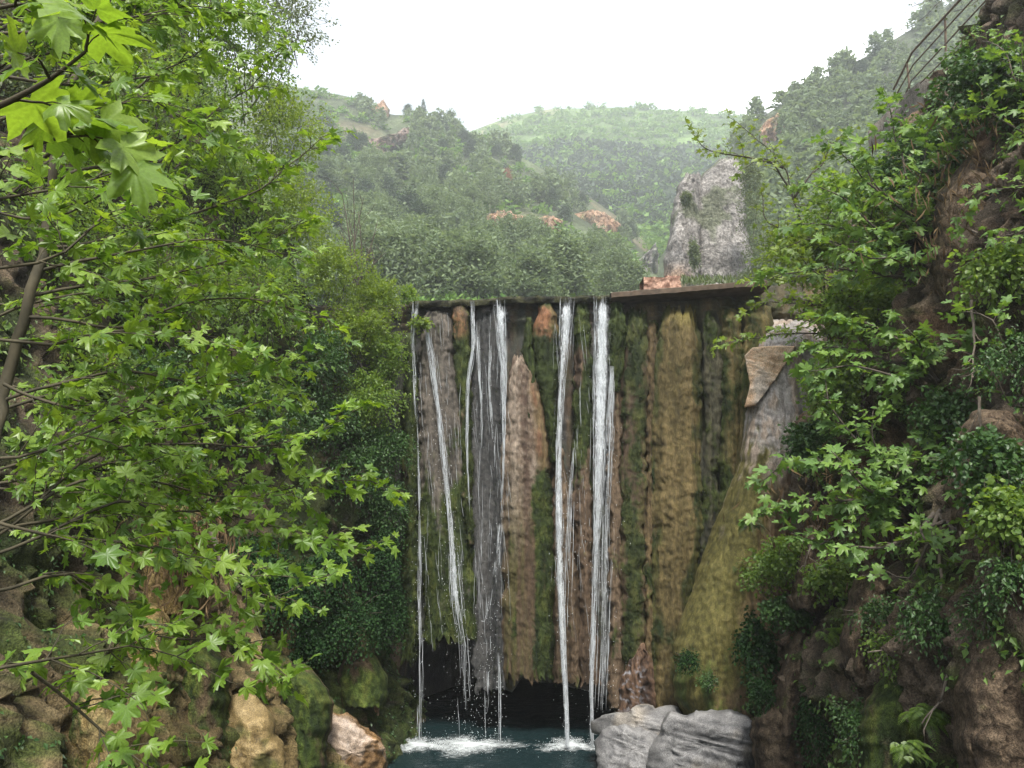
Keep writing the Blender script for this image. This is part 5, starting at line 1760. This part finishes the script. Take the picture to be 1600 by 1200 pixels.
IV = [
    (395, 860, 16.3, 62, 45, 'dark ivy curtain at the top of the shaded hollow'),
    (450, 920, 16.6, 60, 50, 'dark ivy clump in the middle of the hollow'),
    (515, 880, 17.3, 50, 45, 'ivy tuft hanging over the dark hollow'),
    (545, 960, 17.6, 55, 50, 'low dark ivy clump above the mossy foot'),
    (600, 860, 18.6, 36, 60, 'dark ivy hanging next to the outermost stream'),
    (610, 940, 18.8, 32, 50, 'drooping ivy at the edge of the cave'),
    (480, 1000, 17.0, 45, 30, 'small ivy patch low in the hollow'),
]
for k, (x, y, d, rx, ry, lb) in enumerate(IV):
    bush(x, y, d, rx, ry, 'ivy', lb, 420, 9, 'round', 0.056, 60 + k, 'ivy', 'ivy_clump', 'ivy in the left hollow', stems=3, hang=0.8, up=-0.1)

for (x, y, d, rx, ry, lb, sd) in FAR_SH:
    bush(x, y, d, rx, ry, 'bush_grey', lb, 170, 8, 'oval', 0.20, sd, group='shrubs round the rock face', stems=2)

# bare brown shrub above the crest
def bare_shrub(root, base, tips, r0, seed, mat='barkdark', fork=5):
    rg = np.random.default_rng(seed)
    for tp in tips:
        bag = Bag()
        s = base + rg.normal(0, .08, 3)
        pts = catmull(np.array([s, (s + tp) / 2 + rg.normal(0, .12, 3), tp]), 0.12)
        bag.tube(pts, np.linspace(r0, r0 * .3, len(pts)), 5)
        for q in range(fork):
            i = rg.integers(len(pts) // 4, len(pts) - 1)
            e = pts[i] + rg.normal(0, .22, 3) + np.array([0, 0, rg.uniform(.15, .5)])
            bag.tube(catmull(np.array([pts[i], (pts[i] + e) / 2 + rg.normal(0, .04, 3), e]), .1), 0.006, 4)
        V, F = bag.get()
        build('stem', V, F, M[mat], root)


ds = empty('bare_shrub', P(556, 452, 20.8), 'bare brown shrub with upright leafless stems above the left bank', 'shrub')
bare_shrub(ds, P(556, 452, 20.8), [P(x, y, 20.8 + dz) for x, y, dz in ((534, 300, 0), (552, 278, .3), (568, 310, -.2), (545, 340, .2), (590, 345, 0), (578, 380, .2), (530, 360, -.3), (602, 395, .1), (560, 330, .4))], 0.028, 4)

# small plants on the crest
bush(640, 462, 20.3, 16, 16, 'bush_mid', 'small leafy plant at the outer end of the crest', 60, 6, 'round', 0.07, 200, 'plant', 'plant', stems=2)
bush(655, 505, 19.75, 22, 12, 'bush_bright', 'bright leafy sprig hanging over the outermost stream', 40, 6, 'round', 0.085, 201, 'plant', 'plant', stems=2, hang=0.5)
gr = np.random.default_rng(5)
gp = P(gr.uniform(1065, 1150, 420), gr.uniform(438, 446, 420), gr.uniform(22, 25, 420))
V, F = bake(LEAF['narrow'], gp, frames(gr.normal(0, .35, (420, 3)) + np.array([0, 0, 1.0]), gr.normal(0, 1, (420, 3)) + np.array([0, -.5, 0])), gr.uniform(.12, .3, 420), np.zeros(420, int))
build('grass', V, F, M['bush_grey'], smooth_=False, kind='stuff', label='pale grass tuft on the crest below the rock face', cat='grass')

_cl = list(CLIFFS.values())
def undergrowth(cl, n, size, mat, seed, label, xdir, cond):
    k = cond(cl[0])
    src = [(cl[0][k], cl[1][k])]
    o = fronds('undergrowth', src, n, size, mat, None, 0.93, seed, label, 'undergrowth', 'oval', np.array([xdir, -0.3, 0.2]))
LATER.append(lambda: undergrowth(_cl[0], 27000, 0.095, 'fig', 3, 'small leaves and moss growing over the right cliff', -1.0, lambda V: (V[:, 1] > 4)))
LATER.append(lambda: undergrowth(_cl[1], 9000, 0.065, 'bush_dark', 4, 'small leaves and moss growing over the lower left cliff', 1.0, lambda V: (V[:, 1] > 4) & (V[:, 2] < 8)))
LATER.append(lambda: undergrowth(_cl[1], 17000, 0.11, 'bush_mid', 5, 'leafy undergrowth covering the upper left cliff', 1.0, lambda V: (V[:, 1] > 8) & (V[:, 2] > 7)))
for fn_ in LATER: fn_()

# ------------------------------------------------------------------ the plane tree on the left
base_pt = P(-120, 1150, 4.6)
plane = empty('plane_tree', base_pt, 'large plane tree with bright lobed leaves spreading over the left bank', 'tree')
trunk_pts = catmull(pix((-130, 1200, 4.4), (-60, 900, 4.4), (5, 620, 4.8), (40, 480, 4.8), (70, 370, 4.9), (95, 200, 5.0), (150, 40, 5.2), (220, -90, 5.4)), 0.12)
V, F = tube(trunk_pts + 0.04 * noise(np.stack([np.arange(len(trunk_pts)) * .3] * 3, -1) + np.array([0, 9, 20]), 3)[:, None], np.linspace(0.050, 0.018, len(trunk_pts)), 10)
build('trunk', V, F, M['bark'], plane)

MB = [
    [(70, 380, 4.9), (250, 352, 5.2), (400, 300, 5.5), (500, 214, 5.8)],
    [(80, 300, 5), (250, 230, 5.4), (380, 130, 5.6), (425, 80, 5.6)],
    [(40, 470, 4.8), (200, 440, 5.4), (350, 405, 6), (495, 345, 6.5)],
    [(40, 490, 4.8), (200, 505, 5.0), (350, 475, 5.4), (500, 485, 5.5)],
    [(0, 640, 4.8), (100, 606, 4.8), (200, 580, 5), (330, 592, 5.4), (465, 565, 6)],
    [(-40, 830, 4), (60, 780, 4.2), (160, 712, 4.5), (300, 692, 4.8), (430, 684, 5), (545, 645, 5.2)],
    [(-40, 850, 4), (130, 745, 4.3), (300, 762, 4.8), (430, 775, 5.2), (575, 760, 5.5)],
    [(-40, 840, 4), (150, 792, 4.5), (350, 802, 5), (480, 832, 5.3), (575, 868, 5.5)],
    [(-40, 880, 3.6), (200, 792, 4.2), (340, 882, 4.6), (420, 940, 4.8), (510, 922, 5)],
    [(-40, 915, 3.5), (100, 905, 3.8), (250, 985, 4.2), (350, 1000, 4.4), (445, 1045, 4.6)],
    [(-40, 1060, 3), (80, 1045, 3.2), (200, 1012, 3.6), (275, 1018, 3.8)],
    [(60, 1045, 3.2), (120, 1100, 3.4), (190, 1150, 3.5), (250, 1190, 3.5)],
    [(-60, 330, 3), (100, 290, 3), (215, 255, 3.1)],
    [(-40, 60, 4), (150, 22, 4.3), (300, 5, 4.6), (385, 30, 5)],
    [(60, 420, 4.9), (190, 400, 4.6), (330, 370, 4.9), (450, 395, 5.1)],
    [(60, 250, 5.0), (180, 180, 4.6), (280, 110, 4.7), (340, 60, 4.8)],
    [(10, 600, 4.7), (140, 650, 4.6), (260, 660, 4.8), (390, 640, 5.2)],
    [(-40, 700, 3.6), (80, 690, 3.6), (200, 650, 3.9), (300, 610, 4.2)],
    [(-40, 800, 3.4), (90, 830, 3.5), (190, 850, 3.8), (300, 880, 4.1), (400, 900, 4.3)],
    [(-50, 520, 3.4), (70, 540, 3.5), (170, 520, 3.7), (290, 530, 4.1), (380, 545, 4.4)],
    [(-50, 220, 3.6), (70, 180, 3.7), (170, 150, 3.9), (270, 190, 4.2), (350, 230, 4.6)],
    [(-50, 430, 3.2), (60, 400, 3.3), (150, 330, 3.5), (240, 300, 3.8)],
    [(200, 440, 5.4), (290, 520, 5.6), (400, 550, 5.8), (455, 610, 5.9)],
]
br = []
for b in MB:
    w = pix(*b)
    br.append((w, 0.012 * b[0][2] / 4.5, 0.003, 0.12))
rg = np.random.default_rng(77)
for k in range(20):
    y0 = rg.uniform(-20, 960); d = rg.uniform(4.6, 7.2)
    lim = np.interp(y0, [0, 200, 400, 560, 700, 860, 960], [380, 470, 480, 420, 500, 520, 430])
    x1 = lim * rg.uniform(0.55, 0.98)
    b = [(-50, y0 + rg.uniform(-30, 90), d), (x1 * .35, y0 + rg.uniform(-30, 30), d + .2), (x1 * .7, y0 + rg.uniform(-50, 20), d + .5), (x1, y0 + rg.uniform(-90, 30), d + .8)]
    br.append((pix(*b), 0.014, 0.003, 0.12))
nl = grow(plane, br, 'plane', 'plane', 'bark', 0.080, (0.20, 0.50), 0.078, 0.058, 0.12, 5, 300, up=0.22, droop=0.5, petiole=0.05, nrand=0.6)

# the near twig with its big leaves
near = empty('plane_twig', P(-60, 200, 1.5), 'near plane branch with very large bright leaves in the upper corner', 'tree branch')
nb = [(pix((-70, 190, 1.45), (20, 160, 1.42), (80, 128, 1.40), (132, 84, 1.38)), 0.008, 0.003, 0.3),
      (pix((-90, 290, 1.8), (0, 240, 1.75), (100, 215, 1.72), (160, 220, 1.7)), 0.007, 0.002, 0.35),
      (pix((-90, 30, 1.8), (20, 10, 1.75), (100, 12, 1.7)), 0.007, 0.002, 0.3)]
grow(near, nb, 'plane', 'plane', 'bark', 0.108, (0.06, 0.12), 0.085, 0.075, 0.3, 9, 300, up=0.1, droop=0.55, petiole=0.045, nrand=0.5, wob=0.006)

# ------------------------------------------------------------------ fig trees and shrubs of the right cliff
def tree_right(label, base, brs, leaf, mat, size, seed, r0=0.035, name='fig_tree', cat='fig tree', bark='barkdark', twig=(0.25, 0.7), twig_sp=0.17, leaf_sp=0.11, single=300, start=0.2, up=0.25, group=None, droop=0.4, nrand=0.5, trunk=None):
    root = empty(name, P(*base), label, cat, group)
    bl = [(pix(*b), r0, 0.006, start) for b in brs]
    if trunk:
        tp = catmull(pix(*trunk), 0.15)
        V, F = tube(tp + 0.03 * noise(np.stack([np.arange(len(tp)) * .3] * 3, -1) + np.array([0, 9, 20]), seed)[:, None], np.linspace(r0 * 1.8, r0 * 0.6, len(tp)), 8)
        build('trunk', V, F, M[bark], root)
    return grow(root, bl, leaf, mat, bark, size, twig, twig_sp, leaf_sp, start, seed, single, up, droop, 0.06, nrand)


tree_right('bright green fig tree spreading below the railing', (1470, 420, 13.5),
           [[(1470, 420, 13.5), (1400, 330, 13.2), (1330, 260, 13.2), (1290, 215, 13.3)],
            [(1470, 420, 13.5), (1420, 290, 13.2), (1400, 200, 13.3), (1385, 155, 13.4)],
            [(1470, 420, 13.5), (1470, 300, 13.0), (1490, 200, 12.8), (1510, 150, 12.6)],
            [(1465, 430, 13.4), (1380, 390, 13.0), (1290, 350, 13.1), (1230, 345, 13.3)],
            [(1465, 440, 13.4), (1370, 430, 12.8), (1270, 420, 13.0), (1200, 440, 13.4)],
            [(1440, 360, 13.3), (1380, 300, 12.6), (1340, 230, 12.6)],
            [(1465, 400, 13.4), (1430, 330, 12.4), (1445, 250, 12.2), (1450, 190, 12.2)],
            [(1440, 440, 13.2), (1360, 350, 12.4), (1310, 310, 12.4), (1260, 290, 12.6)],
            [(1460, 440, 13.2), (1420, 400, 12.2), (1350, 400, 12.2), (1300, 380, 12.3)]],
           'fig', 'fig', 0.14, 21, twig_sp=0.12, leaf_sp=0.09, trunk=[(1500, 520, 13.8), (1480, 460, 13.6), (1468, 410, 13.4)])
tree_right('slender yellow green tree leaning out over the dam crest', (1275, 410, 16.6),
           [[(1275, 410, 16.6), (1248, 335, 16.5), (1222, 262, 16.5), (1178, 212, 16.6), (1140, 185, 16.7)],
            [(1222, 262, 16.5), (1170, 245, 16.4), (1110, 235, 16.4), (1080, 205, 16.4)],
            [(1240, 310, 16.5), (1290, 240, 16.3), (1320, 200, 16.2)],
            [(1235, 300, 16.5), (1200, 250, 16.0), (1160, 265, 15.9)],
            [(1262, 380, 16.5), (1200, 340, 16.2), (1190, 300, 16.2)],
            [(1265, 390, 16.5), (1310, 320, 16.2), (1350, 280, 16.0)]],
           'fig', 'figyel', 0.10, 22, 0.028, 'tree', 'tree', twig_sp=0.12, leaf_sp=0.10, start=0.3, single=200, trunk=[(1300, 500, 16.7), (1285, 440, 16.6), (1275, 405, 16.6)])
tree_right('light green tree hanging over the dry end of the dam', (1420, 470, 15.0),
           [[(1400, 480, 15.2), (1330, 440, 15.0), (1250, 430, 15.2), (1170, 435, 15.6)],
            [(1400, 490, 15.2), (1320, 480, 15.0), (1240, 470, 15.2), (1165, 480, 15.6)],
            [(1400, 500, 15.2), (1310, 520, 15.0), (1220, 520, 15.3), (1125, 540, 15.8)],
            [(1390, 470, 15.2), (1330, 390, 15.0), (1270, 370, 15.2), (1220, 390, 15.4)],
            [(1380, 490, 15.0), (1310, 450, 14.4), (1250, 400, 14.6)],
            [(1390, 500, 15.0), (1330, 500, 14.3), (1270, 490, 14.4)]],
           'fig', 'bush_bright', 0.115, 23, 0.03, 'tree', 'tree', twig_sp=0.12, leaf_sp=0.09, single=250)
tree_right('dull green fig bough in front of the pale boulder', (1460, 590, 12.5),
           [[(1470, 600, 12.5), (1390, 560, 12.2), (1310, 540, 12.2), (1250, 545, 12.5)],
            [(1470, 600, 12.5), (1400, 530, 12.0), (1330, 500, 12.0), (1280, 500, 12.2)],
            [(1470, 590, 12.5), (1430, 530, 11.8), (1400, 500, 11.8)],
            [(1460, 610, 12.4), (1390, 590, 11.8), (1320, 570, 11.9), (1270, 580, 12)],
            [(1460, 600, 12.4), (1440, 560, 11.6), (1490, 530, 11.5)]],
           'fig', 'fig', 0.145, 24, twig_sp=0.12, leaf_sp=0.09)
tree_right('big leaved fig bush in the middle of the cliff', (1430, 800, 12.0),
           [[(1420, 800, 12.2), (1350, 700, 11.8), (1300, 640, 11.8), (1290, 600, 11.9)],
            [(1420, 800, 12.2), (1330, 740, 11.6), (1260, 720, 11.8), (1195, 750, 12.2)],
            [(1425, 800, 12.2), (1370, 700, 11.5), (1370, 640, 11.5)],
            [(1420, 810, 12.2), (1310, 780, 11.5), (1230, 790, 11.8), (1180, 810, 12.2)],
            [(1430, 800, 12.2), (1430, 730, 11.5), (1470, 690, 11.4)],
            [(1430, 810, 12.2), (1400, 750, 11.3), (1440, 720, 11.3), (1480, 715, 11.3)],
            [(1420, 820, 12.2), (1350, 800, 11.4), (1280, 850, 11.6), (1230, 830, 11.8)],
            [(1420, 810, 12.2), (1350, 760, 11.2), (1300, 700, 11.2)]],
           'fig', 'fig', 0.145, 25, twig_sp=0.12, leaf_sp=0.09)
tree_right('fig branches trailing down over bare tufa', (1480, 800, 10.6),
           [[(1470, 800, 10.6), (1450, 850, 10.3), (1420, 900, 10.4), (1380, 890, 10.6)],
            [(1470, 800, 10.6), (1500, 860, 10.0), (1490, 920, 10.0), (1480, 1000, 10.0)],
            [(1460, 800, 10.6), (1400, 850, 10.5), (1340, 850, 10.8), (1290, 880, 11.2)],
            [(1480, 800, 10.6), (1530, 830, 9.8), (1560, 880, 9.6), (1590, 900, 9.5)],
            [(1470, 810, 10.4), (1440, 830, 9.9), (1480, 870, 9.7)]],
           'fig', 'fig', 0.12, 26, single=250, twig_sp=0.14, leaf_sp=0.10)
tree_right('sparse grey green fig at the edge with drooping leaves', (1600, 640, 9.2),
           [[(1640, 640, 9.2), (1590, 560, 9.0), (1550, 500, 9.1), (1510, 490, 9.3)],
            [(1640, 640, 9.2), (1580, 620, 9.0), (1530, 560, 9.1)],
            [(1640, 660, 9.2), (1590, 720, 9.0), (1550, 760, 9.0), (1500, 780, 9.2)],
            [(1640, 700, 9.2), (1600, 780, 8.8), (1570, 830, 8.8)]],
           'fig', 'fig', 0.10, 27, 0.02, twig_sp=0.16, single=250)
tree_right('fresh green branches over the upper corner of the cliff', (1600, 250, 10.4),
           [[(1660, 300, 10.4), (1600, 220, 10.2), (1550, 170, 10.4), (1500, 170, 10.8)],
            [(1660, 250, 10.4), (1600, 150, 10.2), (1570, 90, 10.4), (1540, 60, 10.8)],
            [(1660, 300, 10.4), (1600, 290, 10.0), (1540, 300, 10.2), (1500, 330, 10.4)],
            [(1660, 340, 10.4), (1600, 360, 9.8), (1560, 380, 9.8)],
            [(1660, 200, 10.4), (1610, 120, 10.0), (1590, 60, 10.0)]],
           'fig', 'fig', 0.105, 28, 0.02, single=300, twig_sp=0.13)
# thin twigs against the sky at the top edge
tree_right('thin twigs with tiny leaves against the sky above the railing', (1520, -60, 16),
           [[(1560, -60, 16), (1500, -10, 16), (1450, 5, 16), (1425, 14, 16)], [(1540, -60, 16), (1480, -8, 16.2), (1440, 30, 16.4)], [(1560, -50, 16), (1520, 5, 16), (1490, 20, 16)]],
           'fig', 'bush_grey', 0.04, 29, 0.01, 'tree', 'tree', twig=(0.15, 0.4), twig_sp=0.2, single=0)

RS = [
    (1450, 260, 14.2, 95, 90, 'bush_dark', 'dark undergrowth shrub beneath the railing', 420, 0.09, 0.1),
    (1330, 330, 15.6, 95, 90, 'bush_mid', 'green shrub behind the bright fig', 460, 0.09, 0.1),
    (1250, 400, 16.6, 70, 55, 'bush_bright', 'light shrub behind the slender leaning tree', 380, 0.08, 0.1),
    (1345, 480, 14.8, 90, 60, 'bush_mid', 'green shrub between crest and fig bough', 380, 0.085, 0.2),
    (1300, 600, 14.2, 52, 60, 'bush_mid', 'leafy shrub beside the light grey rock', 360, 0.075, 0.3),
    (1260, 690, 14.6, 40, 40, 'bush_dark', 'small dark shrub below the grey rock', 260, 0.07, 0.3),
    (1540, 130, 11.8, 90, 70, 'bush_dark', 'dark shrub on the upper cliff near the walkway', 380, 0.085, 0.2),
    (1200, 890, 15.4, 46, 36, 'bush_mid', 'low green plant on the mossy ridge', 150, 0.07, 0.5),
    (1180, 1000, 15.6, 34, 50, 'ivy', 'dark creeper on the brown side of the mossy ridge', 240, 0.07, 0.8),
    (1230, 950, 14.8, 50, 26, 'bush_dark', 'leafy creeper under the tan tufa ledge', 200, 0.075, 0.6),
    (1190, 1080, 15.0, 24, 34, 'ivy', 'small creeper above the grey boulders', 140, 0.065, 0.7),
    (1275, 1120, 13.6, 30, 70, 'ivy', 'narrow green creeper running down the brown slope', 260, 0.06, 0.9),
    (1300, 900, 13.6, 50, 36, 'bush_mid', 'scattered leafy plant below the fig bush', 170, 0.08, 0.5),
    (1350, 1130, 11.5, 50, 50, 'bush_dark', 'low dark plant beside the fern', 200, 0.06, 0.6),
    (1075, 1030, 16.6, 20, 16, 'ivy', 'dark tuft at the lip of the mossy ridge', 120, 0.06, 0.6),
    (1105, 1062, 16.4, 18, 12, 'bush_dark', 'small tuft in a hole of the mossy ridge', 70, 0.05, 0.5),
    (1580, 560, 8.8, 70, 60, 'bush_dark', 'dark twiggy shrub on the shaded cliff', 170, 0.055, 0.6),
    (1560, 420, 10.2, 70, 60, 'bush_mid', 'loose green creeper over brown tufa', 190, 0.075, 0.6),
    (1470, 640, 11.6, 60, 50, 'bush_dark', 'sparse dark creeper beside the big leaved fig', 150, 0.07, 0.7),
    (1380, 960, 11.4, 50, 36, 'bush_dark', 'leafy creeper on the drooping tufa lobe', 130, 0.065, 0.8),
    (1230, 860, 14.6, 46, 36, 'bush_mid', 'green creeper over the side of the ridge', 150, 0.075, 0.6),
    (1540, 720, 9.0, 80, 70, 'bush_dark', 'leafy creeper covering the dark overhang', 220, 0.07, 0.6),
    (1400, 1010, 10.8, 50, 40, 'bush_mid', 'light creeper above the mossy mound', 120, 0.065, 0.8),
    (1450, 960, 9.8, 50, 50, 'bush_dark', 'hanging creeper between tufa knob and reddish mass', 150, 0.065, 0.8),
    (1575, 800, 8.4, 60, 60, 'bush_mid', 'drooping leafy creeper near the thin roots', 160, 0.07, 0.7),
    (1580, 900, 8.2, 50, 50, 'bush_dark', 'small dark creeper over the reddish mass', 130, 0.06, 0.8),
    (1540, 960, 8.8, 60, 60, 'bush_dark', 'thin creeper above the crumbling tufa mass', 120, 0.05, 0.7),
]
for k, (x, y, d, rx, ry, mt, lb, n, sz, hg) in enumerate(RS):
    bush(x, y, d, rx, ry, mt, lb, n, 8, 'round' if sz >= 0.07 else 'oval', sz, 300 + k, 'shrub' if k < 7 else 'creeper', 'shrub' if k < 7 else 'creeper', 'shrubs and creepers of the right cliff', stems=5, hang=hg)


# ferns
def fern(px, py, d, n, length, label, seed, mat='bush_mid'):
    rg = np.random.default_rng(seed)
    base = P(px, py, d)
    root = empty('fern', base, label, 'fern')
    for k in range(n):
        a = rg.uniform(-2.6, 0.2)
        dirv = np.array([math.cos(a), math.sin(a) * 0.7, rg.uniform(0.2, 1.0)])
        L = length * rg.uniform(0.6, 1.1)
        t = np.linspace(0, 1, 22)
        c = base + rg.normal(0, .05, 3) + dirv * (L * t)[:, None] + np.array([0, 0, -0.9 * L]) * (t ** 2)[:, None]
        b = Bag(); b.tube(c, np.linspace(.005, .0015, 22), 3)
        tg = unit(np.gradient(c, axis=0))
        sd = unit(np.cross(tg, np.array([0, 0, 1.0])))
        pos = np.concatenate([c[2:], c[2:]]); ax = np.concatenate([sd[2:] + .35 * tg[2:], -sd[2:] + .35 * tg[2:]]) + np.array([0, 0, -.2])
        sz = np.tile(L * 0.26 * np.sin(np.linspace(.5, math.pi - .12, 20)), 2)
        V, F = bake(LEAF['narrow'], pos, frames(ax, np.tile(np.array([0, -.2, 1.0]), (40, 1))), sz, np.zeros(40, int))
        b.add(V, F)
        V, F = b.get()
        build('frond', V, F, M[mat], root, smooth_=False)


fern(1440, 1115, 10.0, 44, 0.40, 'large green fern tuft at the foot of the cliff', 1)
fern(1420, 1172, 9.6, 26, 0.30, 'lower smaller fern below the large tuft', 2, 'bush_mid')
fern(1170, 820, 16.2, 12, 0.4, 'grey green fern hanging on the mossy ridge', 3, 'bush_grey')
fern(1290, 990, 13.0, 10, 0.4, 'small fern between tufa lobes', 4)

# hanging roots
RT = [
    ([(1462, 830, 10.2), (1470, 900, 10.0), (1474, 980, 9.9), (1476, 1060, 9.9)], 'long straight root hanging beside the crumbling tufa mass'),
    ([(1500, 830, 9.9), (1530, 900, 9.7), (1550, 960, 9.5), (1556, 1010, 9.5)], 'curved root hanging toward the reddish tufa'),
    ([(1420, 960, 10.6), (1410, 1000, 10.5), (1385, 1015, 10.6), (1355, 1018, 10.8)], 'thin root bending across the dark hole'),
    ([(1480, 340, 12.0), (1520, 360, 11.4), (1550, 372, 11.0), (1590, 378, 10.6)], 'bare pale branch across the brown tufa'),
    ([(1530, 620, 9.6), (1532, 680, 9.5), (1534, 700, 9.5)], 'short pale root hanging on the shaded cliff'),
    ([(1518, 470, 10.4), (1522, 540, 10.3), (1520, 590, 10.3)], 'straight grey root below the sparse fig'),
    ([(1270, 840, 13.4), (1262, 870, 13.4), (1256, 890, 13.5)], 'thick pale root on the tan tufa ledge'),
    ([(1560, 1000, 8.6), (1575, 1060, 8.4), (1582, 1110, 8.4)], 'thin root before the reddish tufa'),
    ([(1490, 1020, 9.6), (1470, 1090, 9.6), (1440, 1130, 9.7)], 'bent root reaching the fern'),
    ([(330, 830, 5.6), (350, 890, 5.5), (390, 935, 5.4), (430, 950, 5.4)], 'bare drooping twig below the plane branches'),
]
for k, (pts, lb) in enumerate(RT):
    c = catmull(pix(*pts), 0.08)
    n_ = len(c)
    c = c + 0.03 * np.stack([noise(np.stack([np.arange(n_) * .35, np.full(n_, k * 5.0), np.full(n_, j * 9.0)], -1), 2) for j in range(3)], -1)
    bag = Bag(); bag.tube(c, np.linspace(0.022, 0.009, n_), 6)
    rg = np.random.default_rng(k)
    for q in range(3):
        i = rg.integers(n_ // 4, n_ - 1)
        e = c[i] + np.array([rg.normal(0, .15), rg.normal(0, .1), -rg.uniform(.1, .45)])
        bag.tube(np.array([c[i], (c[i] + e) / 2 + rg.normal(0, .03, 3), e]), np.array([.008, .006, .003]), 4)
    V, F = bag.get()
    build('root', V, F, M['barkpale'], label=lb, cat='root')

# mats of dry stalks
def dry(px, py, d, rx, ry, n, label, seed, L=(0.12, 0.38)):
    rg = np.random.default_rng(seed)
    c = P(px + rg.normal(0, rx, n), py + rg.normal(0, ry, n), d + rg.normal(0, .25, n))
    ax = np.array([0, -.2, -1.0]) + rg.normal(0, .45, (n, 3))
    V, F = bake(LEAF['stalk'], c, frames(ax, rg.normal(0, 1, (n, 3))), rg.uniform(*L, n), np.zeros(n, int))
    V2 = V
    build('dry_stalks', V2, F, M['drygrass'], smooth_=False, kind='stuff', label=label, cat='dry grass')


dry(300, 840, 12.0, 36, 45, 1100, 'mat of dry brown stalks hanging over the left overhang', 1)
dry(1330, 800, 12.6, 60, 40, 700, 'dry brown twigs under the big leaved fig', 3)
dry(1520, 330, 11.6, 60, 70, 600, 'dry grass on the brown upper cliff', 4)

# ------------------------------------------------------------------ air
hb = np.array([(x, y, z) for x in (-640, 640) for y in (-70, 655) for z in (-2.6, 330)], float)
hf = np.array([(0, 1, 3, 2), (4, 6, 7, 5), (0, 4, 5, 1), (2, 3, 7, 6), (0, 2, 6, 4), (1, 5, 7, 3)])
hm = bpy.data.materials.new('haze')
hm.use_nodes = True
ht = hm.node_tree; ht.nodes.clear()
ho = ht.nodes.new('ShaderNodeOutputMaterial'); hv = ht.nodes.new('ShaderNodeVolumePrincipled')
hv.inputs['Color'].default_value = (0.93, 0.96, 1.0, 1)
hv.inputs['Density'].default_value = 0.00095
hv.inputs['Anisotropy'].default_value = 0.3
ht.links.new(hv.outputs[0], ho.inputs['Volume'])
build('haze', hb, hf, hm, smooth_=False, kind='stuff', origin=(0, 0, 0))

for o in bpy.data.objects:
    if '_org' in o: del o['_org']
